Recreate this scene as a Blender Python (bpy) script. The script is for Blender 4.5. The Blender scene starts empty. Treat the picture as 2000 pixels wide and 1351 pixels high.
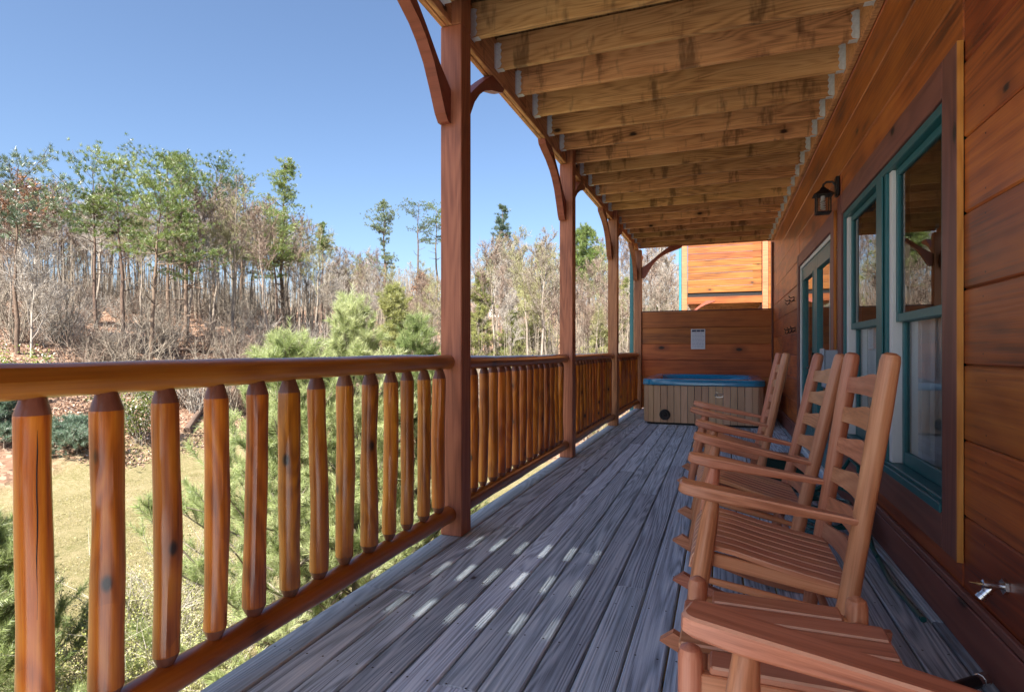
import bpy, math, random
import numpy as np
from mathutils import Vector, Matrix, Euler
R = math.radians
random.seed(7)
RNG = np.random.default_rng(11)
scene = bpy.context.scene
COL = scene.collection

# ------------------------------------------------------------------ camera, sky, sun, exposure
CAM_H = 1.12
YAW = 20.16
cam_d = bpy.data.cameras.new('camera')
cam_d.sensor_width = 36.0
cam_d.lens = 36.0 * 1117.0 / 2000.0
cam_d.shift_y = 0.0052
cam_d.clip_start = 0.02
cam_d.clip_end = 3000
cam = bpy.data.objects.new('camera', cam_d)
COL.objects.link(cam)
cam.location = (0, 0, CAM_H)
cam.rotation_euler = (R(90), 0, R(YAW))
scene.camera = cam

SUN_EL, SUN_AZ = 48.0, 180.2      # azimuth measured from +Y towards +X (the sun stands behind the camera)
world = bpy.data.worlds.new('World')
scene.world = world
world.use_nodes = True
wn = world.node_tree
sky = wn.nodes.new('ShaderNodeTexSky')
sky.sky_type = 'NISHITA'
sky.sun_disc = False
sky.sun_elevation = R(SUN_EL)
sky.sun_rotation = R(SUN_AZ)
sky.altitude = 400
sky.air_density = 1.0
sky.dust_density = 2.6
sky.ozone_density = 4.0
bg = wn.nodes['Background']
bg.inputs[1].default_value = 0.066
wn.links.new(sky.outputs[0], bg.inputs[0])

sun_d = bpy.data.lights.new('sun', 'SUN')
sun_d.energy = 5.0
sun_d.angle = R(0.5)
sun_d.color = (1.0, 0.92, 0.80)
sun = bpy.data.objects.new('sun', sun_d)
COL.objects.link(sun)
_e, _a = R(SUN_EL), R(SUN_AZ)
to_sun = Vector((math.sin(_a) * math.cos(_e), math.cos(_a) * math.cos(_e), math.sin(_e)))
sun.rotation_euler = (-to_sun).to_track_quat('-Z', 'Y').to_euler()

scene.view_settings.view_transform = 'Standard'
scene.view_settings.look = 'None'
scene.view_settings.gamma = 1
scene.view_settings.use_curve_mapping = False
scene.view_settings.exposure = 1.85
scene.cycles.max_bounces = 8
scene.cycles.transparent_max_bounces = 12

# ------------------------------------------------------------------ helpers: meshes and objects
class MB:
    """collects vertices and faces of one mesh"""
    def __init__(s):
        s.v, s.f, s.m = [], [], []
    def add(s, vs, fs, mi=0):
        o = len(s.v)
        s.v.extend(vs)
        s.f.extend([tuple(i + o for i in f) for f in fs])
        s.m.extend([mi] * len(fs))
    def box(s, x0, x1, y0, y1, z0, z1, c=0.0, mi=0):
        if c <= 0:
            vs = [(x, y, z) for x in (x0, x1) for y in (y0, y1) for z in (z0, z1)]
            s.add(vs, [(0, 1, 3, 2), (4, 6, 7, 5), (0, 4, 5, 1), (2, 3, 7, 6), (0, 2, 6, 4), (1, 5, 7, 3)], mi)
            return
        vs, idx = [], {}
        X, Y, Z = (x0, x1), (y0, y1), (z0, z1)
        for i in (0, 1):
            for j in (0, 1):
                for k in (0, 1):
                    sx, sy, sz = (c, -c)[i], (c, -c)[j], (c, -c)[k]
                    for a, p in enumerate(((X[i], Y[j] + sy, Z[k] + sz), (X[i] + sx, Y[j], Z[k] + sz), (X[i] + sx, Y[j] + sy, Z[k]))):
                        idx[(i, j, k, a)] = len(vs)
                        vs.append(p)
        g = lambda i, j, k, a: idx[(i, j, k, a)]
        fs = []
        for i in (0, 1):
            q = [g(i, 0, 0, 0), g(i, 0, 1, 0), g(i, 1, 1, 0), g(i, 1, 0, 0)]
            fs.append(tuple(q if i == 0 else q[::-1]))
            q = [g(0, i, 0, 1), g(1, i, 0, 1), g(1, i, 1, 1), g(0, i, 1, 1)]
            fs.append(tuple(q if i == 0 else q[::-1]))
            q = [g(0, 0, i, 2), g(0, 1, i, 2), g(1, 1, i, 2), g(1, 0, i, 2)]
            fs.append(tuple(q if i == 0 else q[::-1]))
        def fix(q, cen):
            a, b, d = (Vector(vs[q[0]]), Vector(vs[q[1]]), Vector(vs[q[2]]))
            n = (b - a).cross(d - a)
            m = sum((Vector(vs[t]) for t in q), Vector()) / len(q) - cen
            return tuple(q) if n.dot(m) > 0 else tuple(q[::-1])
        cen = Vector(((x0 + x1) / 2, (y0 + y1) / 2, (z0 + z1) / 2))
        for j in (0, 1):
            for k in (0, 1):
                fs.append(fix([g(0, j, k, 1), g(1, j, k, 1), g(1, j, k, 2), g(0, j, k, 2)], cen))
                fs.append(fix([g(j, 0, k, 0), g(j, 1, k, 0), g(j, 1, k, 2), g(j, 0, k, 2)], cen))
                fs.append(fix([g(j, k, 0, 0), g(j, k, 1, 0), g(j, k, 1, 1), g(j, k, 0, 1)], cen))
        for i in (0, 1):
            for j in (0, 1):
                for k in (0, 1):
                    fs.append(fix([g(i, j, k, 0), g(i, j, k, 1), g(i, j, k, 2)], cen))
        s.add(vs, fs, mi)
    def tube(s, pts, rad, n=10, mi=0, cap=True, closed=False):
        pts = [Vector(p) for p in pts]
        if not hasattr(rad, '__len__'):
            rad = [rad] * len(pts)
        vs, fs = [], []
        up = None
        L = len(pts)
        for i, p in enumerate(pts):
            if closed:
                t = (pts[(i + 1) % L] - pts[i - 1]).normalized()
            else:
                t = (pts[min(i + 1, L - 1)] - pts[max(i - 1, 0)])
                t = t.normalized() if t.length > 1e-9 else Vector((0, 0, 1))
            if up is None:
                up = t.orthogonal().normalized()
            up = (up - t * up.dot(t))
            up = up.normalized() if up.length > 1e-6 else t.orthogonal().normalized()
            w = t.cross(up)
            for k in range(n):
                a = 2 * math.pi * k / n
                vs.append(tuple(p + (up * math.cos(a) + w * math.sin(a)) * rad[i]))
        for i in range(L if closed else L - 1):
            for k in range(n):
                a, b = i * n + k, i * n + (k + 1) % n
                c, d = ((i + 1) % L) * n + (k + 1) % n, ((i + 1) % L) * n + k
                fs.append((a, b, c, d))
        if cap and not closed:
            fs.append(tuple(range(n))[::-1])
            fs.append(tuple(range((L - 1) * n, L * n)))
        s.add(vs, fs, mi)
    def prism(s, prof, axis, a0, a1, mi=0):
        """prof: 2-D outline; axis: which coordinate is extruded from a0 to a1"""
        def P(u, v, w):
            return {'x': (w, u, v), 'y': (u, w, v), 'z': (u, v, w)}[axis]
        n = len(prof)
        vs = [P(u, v, a0) for u, v in prof] + [P(u, v, a1) for u, v in prof]
        fs = [tuple(range(n))[::-1], tuple(range(n, 2 * n))]
        for i in range(n):
            j = (i + 1) % n
            fs.append((i, j, n + j, n + i))
        ar = sum(prof[i][0] * prof[(i + 1) % n][1] - prof[(i + 1) % n][0] * prof[i][1] for i in range(n))
        flip = (ar < 0) != (axis == 'y')
        if flip:
            fs = [f[::-1] for f in fs]
        s.add(vs, fs, mi)
    def mesh(s, name, mats, smooth=False, angle=None):
        me = bpy.data.meshes.new(name)
        me.from_pydata(s.v, [], s.f)
        for m in (mats if isinstance(mats, (list, tuple)) else [mats]):
            me.materials.append(m)
        if any(s.m):
            me.polygons.foreach_set('material_index', s.m)
        if smooth:
            me.shade_smooth()
            if angle:
                me.set_sharp_from_angle(angle=R(angle))
        me.update()
        return me

def raw_mesh(name, verts, tris, mat, smooth=False):
    """fast mesh from numpy arrays; tris (n,3)"""
    me = bpy.data.meshes.new(name)
    nv, nt = len(verts), len(tris)
    me.vertices.add(nv)
    me.vertices.foreach_set('co', np.asarray(verts, np.float32).ravel())
    me.loops.add(nt * 3)
    me.loops.foreach_set('vertex_index', np.asarray(tris, np.int32).ravel())
    me.polygons.add(nt)
    me.polygons.foreach_set('loop_start', np.arange(0, nt * 3, 3, dtype=np.int32))
    me.polygons.foreach_set('loop_total', np.full(nt, 3, np.int32))
    if smooth:
        me.polygons.foreach_set('use_smooth', np.ones(nt, bool))
    me.materials.append(mat)
    me.update(calc_edges=True)
    me.validate()
    return me

def put(name, me, parent=None, loc=(0, 0, 0), rot=(0, 0, 0), scale=None, label=None):
    o = bpy.data.objects.new(name, me)
    COL.objects.link(o)
    if parent is not None:
        o.parent = parent
    o.location = loc
    o.rotation_euler = rot
    if scale is not None:
        o.scale = scale
    if label:
        o['label'] = label
    return o

def part(name, mb, mat, parent=None, loc=(0, 0, 0), rot=(0, 0, 0), smooth=False, angle=40, label=None):
    return put(name, mb.mesh(name, mat, smooth, angle), parent, loc, rot, label=label)

def thing(name, label, cat, loc=(0, 0, 0), rot=(0, 0, 0), group=None):
    o = bpy.data.objects.new(name, None)
    COL.objects.link(o)
    o.location = loc
    o.rotation_euler = rot
    o.empty_display_size = 0.1
    return tag(o, label, cat, group)

def tag(o, label, cat, group=None):
    o['label'] = label
    o['category'] = cat
    if group:
        o['group'] = group
    return o

def dup(o, parent=None):
    """a copy of a thing with copies of its parts and sub-parts (mesh data shared)"""
    c = o.copy()
    COL.objects.link(c)
    if parent is not None:
        c.parent = parent
    for ch in list(o.children):
        dup(ch, c)
    return c

_plank = {}
def plank(name, parent, mat, L, W, T, loc, rot=(0, 0, 0), c=0.004, label=None):
    """board with its length along local x, width along y, thickness along z, centred"""
    key = (round(L, 3), round(W, 3), round(T, 3), c, mat.name)
    if key not in _plank:
        mb = MB()
        mb.box(-L / 2, L / 2, -W / 2, W / 2, -T / 2, T / 2, c)
        _plank[key] = mb.mesh(name, mat)
    return put(name, _plank[key], parent, loc, rot, label=label)

# ------------------------------------------------------------------ helpers: materials
class NT:
    def __init__(s, name):
        s.mat = bpy.data.materials.new(name)
        s.mat.use_nodes = True
        s.t = s.mat.node_tree
        s.bsdf = s.t.nodes['Principled BSDF']
        s.out = s.t.nodes['Material Output']
    def n(s, typ, ins=None, **kw):
        x = s.t.nodes.new('ShaderNode' + typ)
        for k, v in kw.items():
            setattr(x, k, v)
        for k, v in (ins or {}).items():
            s.set(x.inputs[k], v)
        return x
    def set(s, sock, v):
        if isinstance(v, bpy.types.NodeSocket):
            s.t.links.new(v, sock)
        elif isinstance(v, bpy.types.Node):
            s.t.links.new(v.outputs[0], sock)
        else:
            sock.default_value = v
    def math(s, op, a, b=0.0, c=0.0, clamp=False):
        return s.n('Math', {0: a, 1: b, 2: c}, operation=op, use_clamp=clamp).outputs[0]
    def vmath(s, op, a, b):
        return s.n('VectorMath', {0: a, 1: b}, operation=op).outputs[0]
    def ramp(s, fac, stops, interp='LINEAR'):
        r = s.n('ValToRGB', {0: fac})
        r.color_ramp.interpolation = interp
        el = r.color_ramp.elements
        while len(el) < len(stops):
            el.new(0.5)
        for e, (p, c) in zip(el, stops):
            e.position = p
            e.color = (*c, 1) if len(c) == 3 else c
        return r.outputs[0]
    def step(s, v, lo, hi):
        return s.n('MapRange', {0: v, 1: lo, 2: hi, 3: 0.0, 4: 1.0}, interpolation_type='SMOOTHSTEP').outputs[0]
    def mix(s, f, a, b, mode='MIX'):
        x = s.n('Mix', data_type='RGBA', blend_type=mode)
        s.set(x.inputs['Factor'], f)
        s.set(x.inputs['A'], a if isinstance(a, bpy.types.NodeSocket) else (*a, 1))
        s.set(x.inputs['B'], b if isinstance(b, bpy.types.NodeSocket) else (*b, 1))
        return x.outputs['Result']
    def noise(s, vec, scale, detail=3, rough=0.55, dist=0.0):
        return s.n('TexNoise', {'Vector': vec, 'Scale': scale, 'Detail': detail, 'Roughness': rough, 'Distortion': dist}).outputs[0]
    def bump(s, h, strength=0.3, dist=0.01):
        b = s.n('Bump', {'Height': h, 'Strength': strength, 'Distance': dist})
        s.set(s.bsdf.inputs['Normal'], b)
        return b

def wood(name, dark, mid, light, axis='x', rings=26.0, ring_amt=0.55, fine_amt=0.35, knot=(3.0, 0.05), rough=0.6,
         coat=0.0, tone=(0.75, 1.2), stain=0.0, bump=0.25, stretch=9.0, blotch=0.3, grey=0.0, knot_col=(0.03, 0.014, 0.008), spec=0.4):
    m = NT(name)
    tc = m.n('TexCoord').outputs['Object']
    rnd = m.n('ObjectInfo').outputs['Random']
    off = m.n('CombineXYZ', {0: m.math('MULTIPLY', rnd, 37.0), 1: m.math('MULTIPLY', rnd, 11.3), 2: m.math('MULTIPLY', rnd, 23.7)}).outputs[0]
    p = m.vmath('ADD', tc, off)
    k = 1.0 / stretch
    sc = {'x': (k, 1, 1), 'y': (1, k, 1), 'z': (1, 1, k)}[axis]
    ps = m.vmath('MULTIPLY', p, sc)
    body = m.noise(ps, 5.0, 2, 0.45, 0.3)
    ring = m.math('SINE', m.math('MULTIPLY', body, rings * 6.283))
    ring = m.math('MULTIPLY_ADD', ring, 0.5, 0.5)
    sc2 = tuple(x if x == 1 else 0.022 for x in sc)
    fine = m.noise(m.vmath('MULTIPLY', p, sc2), 130.0, 4, 0.65)
    big = m.noise(m.vmath('MULTIPLY', p, tuple(x if x == 1 else 0.35 for x in sc)), 3.2, 3, 0.6)
    f = m.math('ADD', m.math('MULTIPLY', ring, ring_amt), m.math('MULTIPLY', m.math('SUBTRACT', fine, 0.5), fine_amt * 2.2))
    f = m.math('ADD', f, m.math('MULTIPLY', m.math('SUBTRACT', big, 0.5), blotch * 2.2))
    f = m.math('ADD', f, 0.5 - ring_amt * 0.5, clamp=True)
    col = m.ramp(f, [(0.0, dark), (0.5, mid), (1.0, light)])
    if knot:
        ksc = (0.55, 1, 0.12) if axis == 'x' else tuple(1 if x == 1 else 0.55 for x in sc)
        vo = m.n('TexVoronoi', {'Vector': m.vmath('MULTIPLY', p, (0.55, 1, 1) if axis == 'x' else ksc), 'Scale': knot[0], 'Randomness': 1.0}, voronoi_dimensions='2D' if axis == 'x' else '3D')
        d = m.math('ADD', vo.outputs['Distance'], m.math('MULTIPLY', m.math('SUBTRACT', fine, 0.5), 0.05))
        pick = m.math('GREATER_THAN', m.n('SeparateColor', {0: vo.outputs['Color']}).outputs[0], 0.5)
        thr = knot[0] * knot[1]
        kn = m.math('MULTIPLY', m.math('SUBTRACT', 1.0, m.step(d, thr * 0.35, thr)), pick)
        halo = m.math('MULTIPLY', m.math('SUBTRACT', 1.0, m.step(d, thr * 0.8, thr * 2.6)), m.math('MULTIPLY', pick, 0.45))
        col = m.mix(halo, col, dark)
        col = m.mix(kn, col, knot_col)
    if stain:
        st = m.noise(m.vmath('MULTIPLY', p, tuple(2.2 if x != 1 else 0.6 for x in sc)), 2.6, 4, 0.65)
        sf = m.math('MULTIPLY', m.step(st, 0.54, 0.68), stain)
        col = m.mix(sf, col, tuple(x * 0.22 for x in dark))
    if grey:
        gn = m.noise(p, 4.0, 4, 0.6)
        col = m.mix(m.math('MULTIPLY', m.step(gn, 0.45, 0.75), grey), col, (0.30, 0.31, 0.33))
    r2 = m.math('FRACT', m.math('MULTIPLY', rnd, 7.77))
    tn = m.math('MULTIPLY_ADD', r2, tone[1] - tone[0], tone[0])
    hs = m.n('HueSaturation', {'Hue': m.math('MULTIPLY_ADD', m.math('FRACT', m.math('MULTIPLY', rnd, 3.31)), 0.018, 0.491), 'Saturation': 1.0, 'Value': tn, 'Color': col})
    m.set(m.bsdf.inputs['Base Color'], hs)
    m.set(m.bsdf.inputs['Roughness'], m.math('MULTIPLY_ADD', fine, 0.25, rough - 0.12))
    m.bsdf.inputs['Specular IOR Level'].default_value = spec
    if coat:
        m.bsdf.inputs['Coat Weight'].default_value = coat
        m.bsdf.inputs['Coat Roughness'].default_value = 0.22
    h = m.math('ADD', m.math('MULTIPLY', ring, 0.5), fine)
    m.bump(h, bump, 0.004)
    return m.mat

def plain(name, col, rough=0.5, metal=0.0, spec=0.5, var=0.12, scale=20.0, bump=0.0, coat=0.0):
    m = NT(name)
    tc = m.n('TexCoord').outputs['Object']
    n = m.noise(tc, scale, 4, 0.6)
    c = m.mix(n, tuple(x * (1 - var) for x in col), tuple(min(1, x * (1 + var)) for x in col))
    m.set(m.bsdf.inputs['Base Color'], c)
    m.set(m.bsdf.inputs['Roughness'], m.math('MULTIPLY_ADD', n, 0.2, rough - 0.1))
    m.bsdf.inputs['Metallic'].default_value = metal
    m.bsdf.inputs['Specular IOR Level'].default_value = spec
    if coat:
        m.bsdf.inputs['Coat Weight'].default_value = coat
    if bump:
        m.bump(n, bump, 0.003)
    return m.mat

def leafy(name, a, b, c=None, scale=1.2, trans=0.35, rough=0.55, spec=0.3):
    """foliage: two or three tones that vary through the crown, with light passing through"""
    m = NT(name)
    pos = m.n('NewGeometry').outputs['Position']
    rnd = m.n('ObjectInfo').outputs['Random']
    n1 = m.noise(pos, scale, 3, 0.6)
    n2 = m.noise(pos, scale * 14, 2, 0.5)
    f = m.math('ADD', m.math('MULTIPLY', n1, 0.7), m.math('MULTIPLY', n2, 0.4), clamp=True)
    f = m.math('ADD', f, m.math('MULTIPLY_ADD', rnd, 0.3, -0.15), clamp=True)
    col = m.ramp(f, [(0.3, a), (0.52, b), (0.75, c or b)])
    d = m.n('BsdfDiffuse', {'Color': col})
    t = m.n('BsdfTranslucent', {'Color': col})
    g = m.n('BsdfGlossy', {'Color': (1, 1, 1, 1), 'Roughness': rough})
    mx = m.n('MixShader', {0: trans, 1: d.outputs[0], 2: t.outputs[0]})
    fr = m.n('Fresnel', {0: 1.35})
    mx2 = m.n('MixShader', {0: m.math('MULTIPLY', fr.outputs[0], spec), 1: mx.outputs[0], 2: g.outputs[0]})
    m.t.links.new(mx2.outputs[0], m.out.inputs[0])
    return m.mat

def glass_pane(name, tint=(0.93, 0.96, 0.95), ior=1.62):
    m = NT(name)
    tr = m.n('BsdfTransparent', {0: (*tint, 1)})
    gl = m.n('BsdfGlossy', {'Color': (1, 1, 1, 1), 'Roughness': 0.0})
    fr = m.n('Fresnel', {0: ior})
    mx = m.n('MixShader', {0: fr.outputs[0], 1: tr.outputs[0], 2: gl.outputs[0]})
    m.t.links.new(mx.outputs[0], m.out.inputs[0])
    return m.mat

M = {}
M['siding'] = wood('stained_siding', (0.10, 0.023, 0.010), (0.38, 0.092, 0.019), (0.55, 0.170, 0.032), rings=14, ring_amt=0.22, fine_amt=0.42,
                   knot=(2.0, 0.022), rough=0.46, tone=(0.68, 1.18), blotch=0.85, bump=0.2, coat=0.2, stretch=26)
M['siding_sun'] = wood('honey_siding', (0.10, 0.028, 0.007), (0.29, 0.092, 0.014), (0.38, 0.15, 0.035), rings=10, ring_amt=0.35, fine_amt=0.4,
                   knot=(2.0, 0.03), rough=0.55, tone=(0.8, 1.12), blotch=0.5, bump=0.2, stretch=20)
M['privacy'] = wood('privacy_boards', (0.12, 0.030, 0.011), (0.44, 0.128, 0.028), (0.58, 0.20, 0.046), rings=10, ring_amt=0.2, fine_amt=0.3,
                   knot=(2.6, 0.045), rough=0.5, tone=(0.8, 1.1), blotch=0.5, bump=0.2, stretch=20)
M['trim'] = wood('dark_trim', (0.09, 0.032, 0.028), (0.20, 0.070, 0.056), (0.27, 0.10, 0.075), rings=10, ring_amt=0.25, fine_amt=0.3,
                   knot=(1.5, 0.03), rough=0.5, tone=(0.85, 1.1), bump=0.15)
M['raw_edge'] = wood('raw_board_edge', (0.30, 0.10, 0.02), (0.52, 0.21, 0.04), (0.62, 0.30, 0.08), rings=14, ring_amt=0.3, knot=(2.0, 0.05), rough=0.5, bump=0.15)
M['post'] = wood('post_timber', (0.17, 0.060, 0.030), (0.40, 0.155, 0.078), (0.54, 0.235, 0.12), rings=14, ring_amt=0.26, fine_amt=0.5,
                   knot=(2.4, 0.025), rough=0.5, tone=(0.85, 1.1), bump=0.2, axis='x', stretch=14)
M['brace'] = wood('brace_timber', (0.16, 0.045, 0.030), (0.30, 0.090, 0.056), (0.38, 0.13, 0.08), rings=10, ring_amt=0.25, knot=(1.2, 0.03), rough=0.45, bump=0.12)
M['joist'] = wood('joist_pine', (0.24, 0.10, 0.042), (0.66, 0.345, 0.150), (0.80, 0.47, 0.23), rings=20, ring_amt=0.34, fine_amt=0.6,
                   knot=(1.9, 0.028), rough=0.6, tone=(0.78, 1.12), stain=0.65, blotch=0.5, bump=0.3)
M['log'] = wood('varnished_log', (0.20, 0.044, 0.004), (0.58, 0.172, 0.010), (0.78, 0.31, 0.022), axis='z', rings=12, ring_amt=0.26, fine_amt=0.45,
                   knot=(11.0, 0.019), rough=0.34, coat=0.7, tone=(0.62, 1.15), blotch=0.6, bump=0.3, stretch=5)
M['log_cut'] = wood('varnished_log_cut', (0.10, 0.037, 0.022), (0.19, 0.072, 0.040), (0.27, 0.11, 0.06), axis='z', rings=6, ring_amt=0.2, knot=None, rough=0.45, coat=0.3)
M['rail'] = wood('varnished_rail', (0.17, 0.042, 0.006), (0.38, 0.115, 0.012), (0.50, 0.18, 0.022), axis='x', rings=9, ring_amt=0.25, fine_amt=0.3,
                   knot=(2.5, 0.045), rough=0.35, coat=0.6, tone=(0.85, 1.05), blotch=0.4, bump=0.15)
M['deck'] = wood('weathered_deck', (0.18, 0.225, 0.275), (0.47, 0.575, 0.69), (0.76, 0.85, 0.92), rings=30, ring_amt=0.5, fine_amt=0.75,
                   knot=(1.6, 0.016), rough=0.6, tone=(0.72, 1.12), blotch=0.3, bump=0.6, stretch=24, knot_col=(0.05, 0.045, 0.04), spec=0.35)
for _k, _ax in (('chair', 'x'), ('chair_z', 'z'), ('chair_y', 'y')):
    M[_k] = wood('terracotta_paint', (0.34, 0.115, 0.052), (0.57, 0.225, 0.110), (0.69, 0.33, 0.18), axis=_ax, rings=16, ring_amt=0.3, fine_amt=0.6,
                   knot=None, rough=0.38, tone=(0.85, 1.1), blotch=0.55, bump=0.18, coat=0.15, stretch=14)
M['spa_panel'] = wood('spa_cabinet', (0.40, 0.24, 0.145), (0.60, 0.39, 0.24), (0.68, 0.47, 0.31), axis='z', rings=8, ring_amt=0.15, fine_amt=0.3, knot=None,
                   rough=0.55, tone=(0.85, 1.1), blotch=0.3, bump=0.1)
M['teal'] = plain('teal_paint', (0.018, 0.13, 0.145), 0.4, var=0.2, bump=0.04)
M['teal_light'] = plain('downspout_teal', (0.03, 0.20, 0.24), 0.4, var=0.1)
M['white'] = plain('white_vinyl', (0.72, 0.73, 0.72), 0.5, var=0.05)
M['curtain'] = plain('white_curtain', (0.88, 0.88, 0.87), 0.8, var=0.06)
M['blind'] = plain('warm_blind', (0.55, 0.42, 0.26), 0.5, var=0.1)
M['room'] = plain('room_wall', (0.35, 0.26, 0.18), 0.8)
M['galv'] = plain('galvanised_steel', (0.66, 0.70, 0.76), 0.5, metal=0.1, var=0.3, scale=60)
M['chrome'] = plain('chrome', (0.66, 0.66, 0.66), 0.25, metal=1.0, var=0.1)
M['black'] = plain('black_plastic', (0.012, 0.012, 0.014), 0.4)
M['iron'] = plain('dark_iron', (0.018, 0.017, 0.02), 0.45, metal=0.4, var=0.4, scale=60, bump=0.1)
M['hose'] = plain('green_hose', (0.008, 0.085, 0.085), 0.3)
M['green_box'] = plain('green_plastic', (0.006, 0.06, 0.06), 0.4)
M['grey_box'] = plain('grey_enamel', (0.32, 0.38, 0.46), 0.45, var=0.06)
M['spa_shell'] = plain('blue_acrylic', (0.012, 0.24, 0.44), 0.2, var=0.25, scale=30, coat=0.6)
M['sign_white'] = plain('sign_white', (0.62, 0.66, 0.72), 0.4, var=0.05)
M['sign_navy'] = plain('sign_navy', (0.02, 0.03, 0.09), 0.4)
M['sign_blue'] = plain('sign_print', (0.18, 0.26, 0.42), 0.5)
M['bulb'] = plain('lamp_bulb', (0.75, 0.74, 0.70), 0.4)
M['glass'] = glass_pane('window_glass')
M['lamp_glass'] = glass_pane('lantern_glass', (0.75, 0.78, 0.8), 1.4)
M['house_white'] = plain('house_white', (0.75, 0.75, 0.74), 0.6)
M['shingle'] = plain('grey_shingle', (0.12, 0.12, 0.13), 0.8, var=0.3)
# ------------------------------------------------------------------ terrain
def gz(x, y):
    """height of the ground"""
    x = np.asarray(x, float); y = np.asarray(y, float)
    wob = 1.2 * np.sin(y * 0.13 + 0.6) + 0.8 * np.sin(y * 0.31)
    hill = np.interp(-(x + wob), [-200, 20.5, 24, 32, 40, 48, 62, 120, 400], [0, 0, 1.5, 4.9, 7.2, 8.4, 8.8, 5, 3])
    north = np.interp(y, [-300, 24, 40, 60, 90, 130, 400], [0, 0, 1.5, 5.0, 11.5, 15, 12])
    z = -3.6 + np.sqrt(hill ** 2 + north ** 2) * 0.75 + 0.25 * np.maximum(hill, north)
    z = z + 0.12 * np.sin(x * 0.7 + y * 0.4) * np.sin(y * 0.55 - x * 0.2) + 0.05 * np.sin(x * 2.1) * np.sin(y * 1.9)
    return z

def G(x, y):
    return float(gz(x, y))

gx = np.concatenate([np.linspace(-400, -110, 12), np.arange(-100, 30, 1.6), np.linspace(35, 300, 12)])
gy = np.concatenate([np.linspace(-300, -40, 12), np.arange(-30, 100, 1.6), np.linspace(105, 450, 16)])
XX, YY = np.meshgrid(gx, gy, indexing='ij')
ZZ = gz(XX, YY)
gv = np.stack([XX.ravel(), YY.ravel(), ZZ.ravel()], 1)
nx, ny = len(gx), len(gy)
ii, jj = np.meshgrid(np.arange(nx - 1), np.arange(ny - 1), indexing='ij')
a = (ii * ny + jj).ravel(); b = a + ny; c = b + 1; d = a + 1
gt = np.concatenate([np.stack([a, b, c], 1), np.stack([a, c, d], 1)])

m = NT('lawn_and_leaf_litter')
pos = m.n('NewGeometry').outputs['Position']
sep = m.n('SeparateXYZ', {0: pos})
n_edge = m.noise(pos, 0.35, 4, 0.6)
lim = m.math('MULTIPLY_ADD', m.math('SUBTRACT', n_edge, 0.5), 4.0, -22.4)
lawn_x = m.step(m.math('SUBTRACT', sep.outputs[0], lim), -0.8, 0.9)
lawn_y = m.math('SUBTRACT', 1.0, m.step(m.math('MULTIPLY_ADD', n_edge, 6.0, sep.outputs[1]), 25, 29))
lawn = m.math('MULTIPLY', lawn_x, lawn_y)
g1 = m.noise(pos, 0.5, 4, 0.6)
g2 = m.noise(pos, 7.0, 4, 0.7)
g3 = m.noise(pos, 40.0, 3, 0.7)
gcol = m.ramp(m.math('ADD', m.math('MULTIPLY', g1, 0.5), m.math('MULTIPLY', g2, 0.5)), [(0.35, (0.16, 0.155, 0.065)), (0.5, (0.27, 0.235, 0.125)), (0.65, (0.38, 0.315, 0.20))])
gcol = m.mix(m.math('MULTIPLY', m.step(g3, 0.45, 0.65), 0.75), gcol, (0.11, 0.10, 0.04))
gcol = m.mix(m.math('MULTIPLY', m.step(m.noise(pos, 22.0, 3, 0.7), 0.55, 0.7), 0.55), gcol, (0.50, 0.44, 0.31))
vo = m.n('TexVoronoi', {'Vector': pos, 'Scale': 7.0})
vc = m.n('SeparateColor', {0: vo.outputs['Color']})
lcol = m.ramp(vc.outputs[0], [(0.0, (0.12, 0.075, 0.055)), (0.35, (0.25, 0.150, 0.105)), (0.7, (0.34, 0.220, 0.155)), (1.0, (0.46, 0.34, 0.26))])
lcol = m.mix(m.math('MULTIPLY', m.step(m.noise(pos, 0.6, 4, 0.6), 0.5, 0.7), 0.55), lcol, (0.10, 0.06, 0.045))
m.set(m.bsdf.inputs['Base Color'], m.mix(lawn, lcol, gcol))
m.bsdf.inputs['Roughness'].default_value = 0.95
m.bsdf.inputs['Specular IOR Level'].default_value = 0.1
m.bump(m.math('ADD', m.math('MULTIPLY', g2, 0.6), g3), 0.8, 0.06)
ground = put('ground', raw_mesh('ground', gv, gt, m.mat, True))
ground['kind'] = 'structure'

# ------------------------------------------------------------------ the porch floor
Y0, Y1 = -7.0, 11.5            # ends of the porch; unseen near end lengthened so sunlit floor bounces light
XW = 0.88                      # face of the cabin wall
XP0, XP1 = -1.614, -1.474      # faces of the posts
PW = 0.1435                    # pitch of the floor boards
M['deck_edge'] = wood('pale_deck_edge', (0.20, 0.24, 0.26), (0.40, 0.46, 0.49), (0.58, 0.64, 0.67), rings=20, ring_amt=0.4, knot=(1.5, 0.03), rough=0.55, tone=(0.95, 1.1), bump=0.35, stretch=13)
M['dark_under'] = plain('framing_timber', (0.10, 0.07, 0.04), 0.8)
deck = thing('porch_deck', 'weathered grey plank floor of the porch running back to the hot tub', 'deck')
rd = random.Random(3)
k = 0
x = -1.62
while x < XW - 0.02:
    w = min(PW - 0.009, XW - 0.004 - x)
    cuts = [Y0]
    yy = Y0 + rd.uniform(1.2, 4.6)
    while yy < Y1 - 0.8:
        cuts.append(yy)
        yy += rd.choice([2.44, 3.05, 3.66, 4.27]) + rd.uniform(-0.02, 0.02)
    cuts.append(Y1)
    for a, b in zip(cuts, cuts[1:]):
        plank('deck_board', deck, M['deck_edge'] if k == 0 else M['deck'], b - a - 0.004, w, 0.035,
              (x + w / 2, (a + b) / 2, -0.0175 + rd.uniform(-0.0012, 0.0012)), (R(rd.uniform(-0.25, 0.25)), 0, R(90)), 0.005)
    x += PW
    k += 1
mb = MB()
rsw = random.Random(44)
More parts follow.
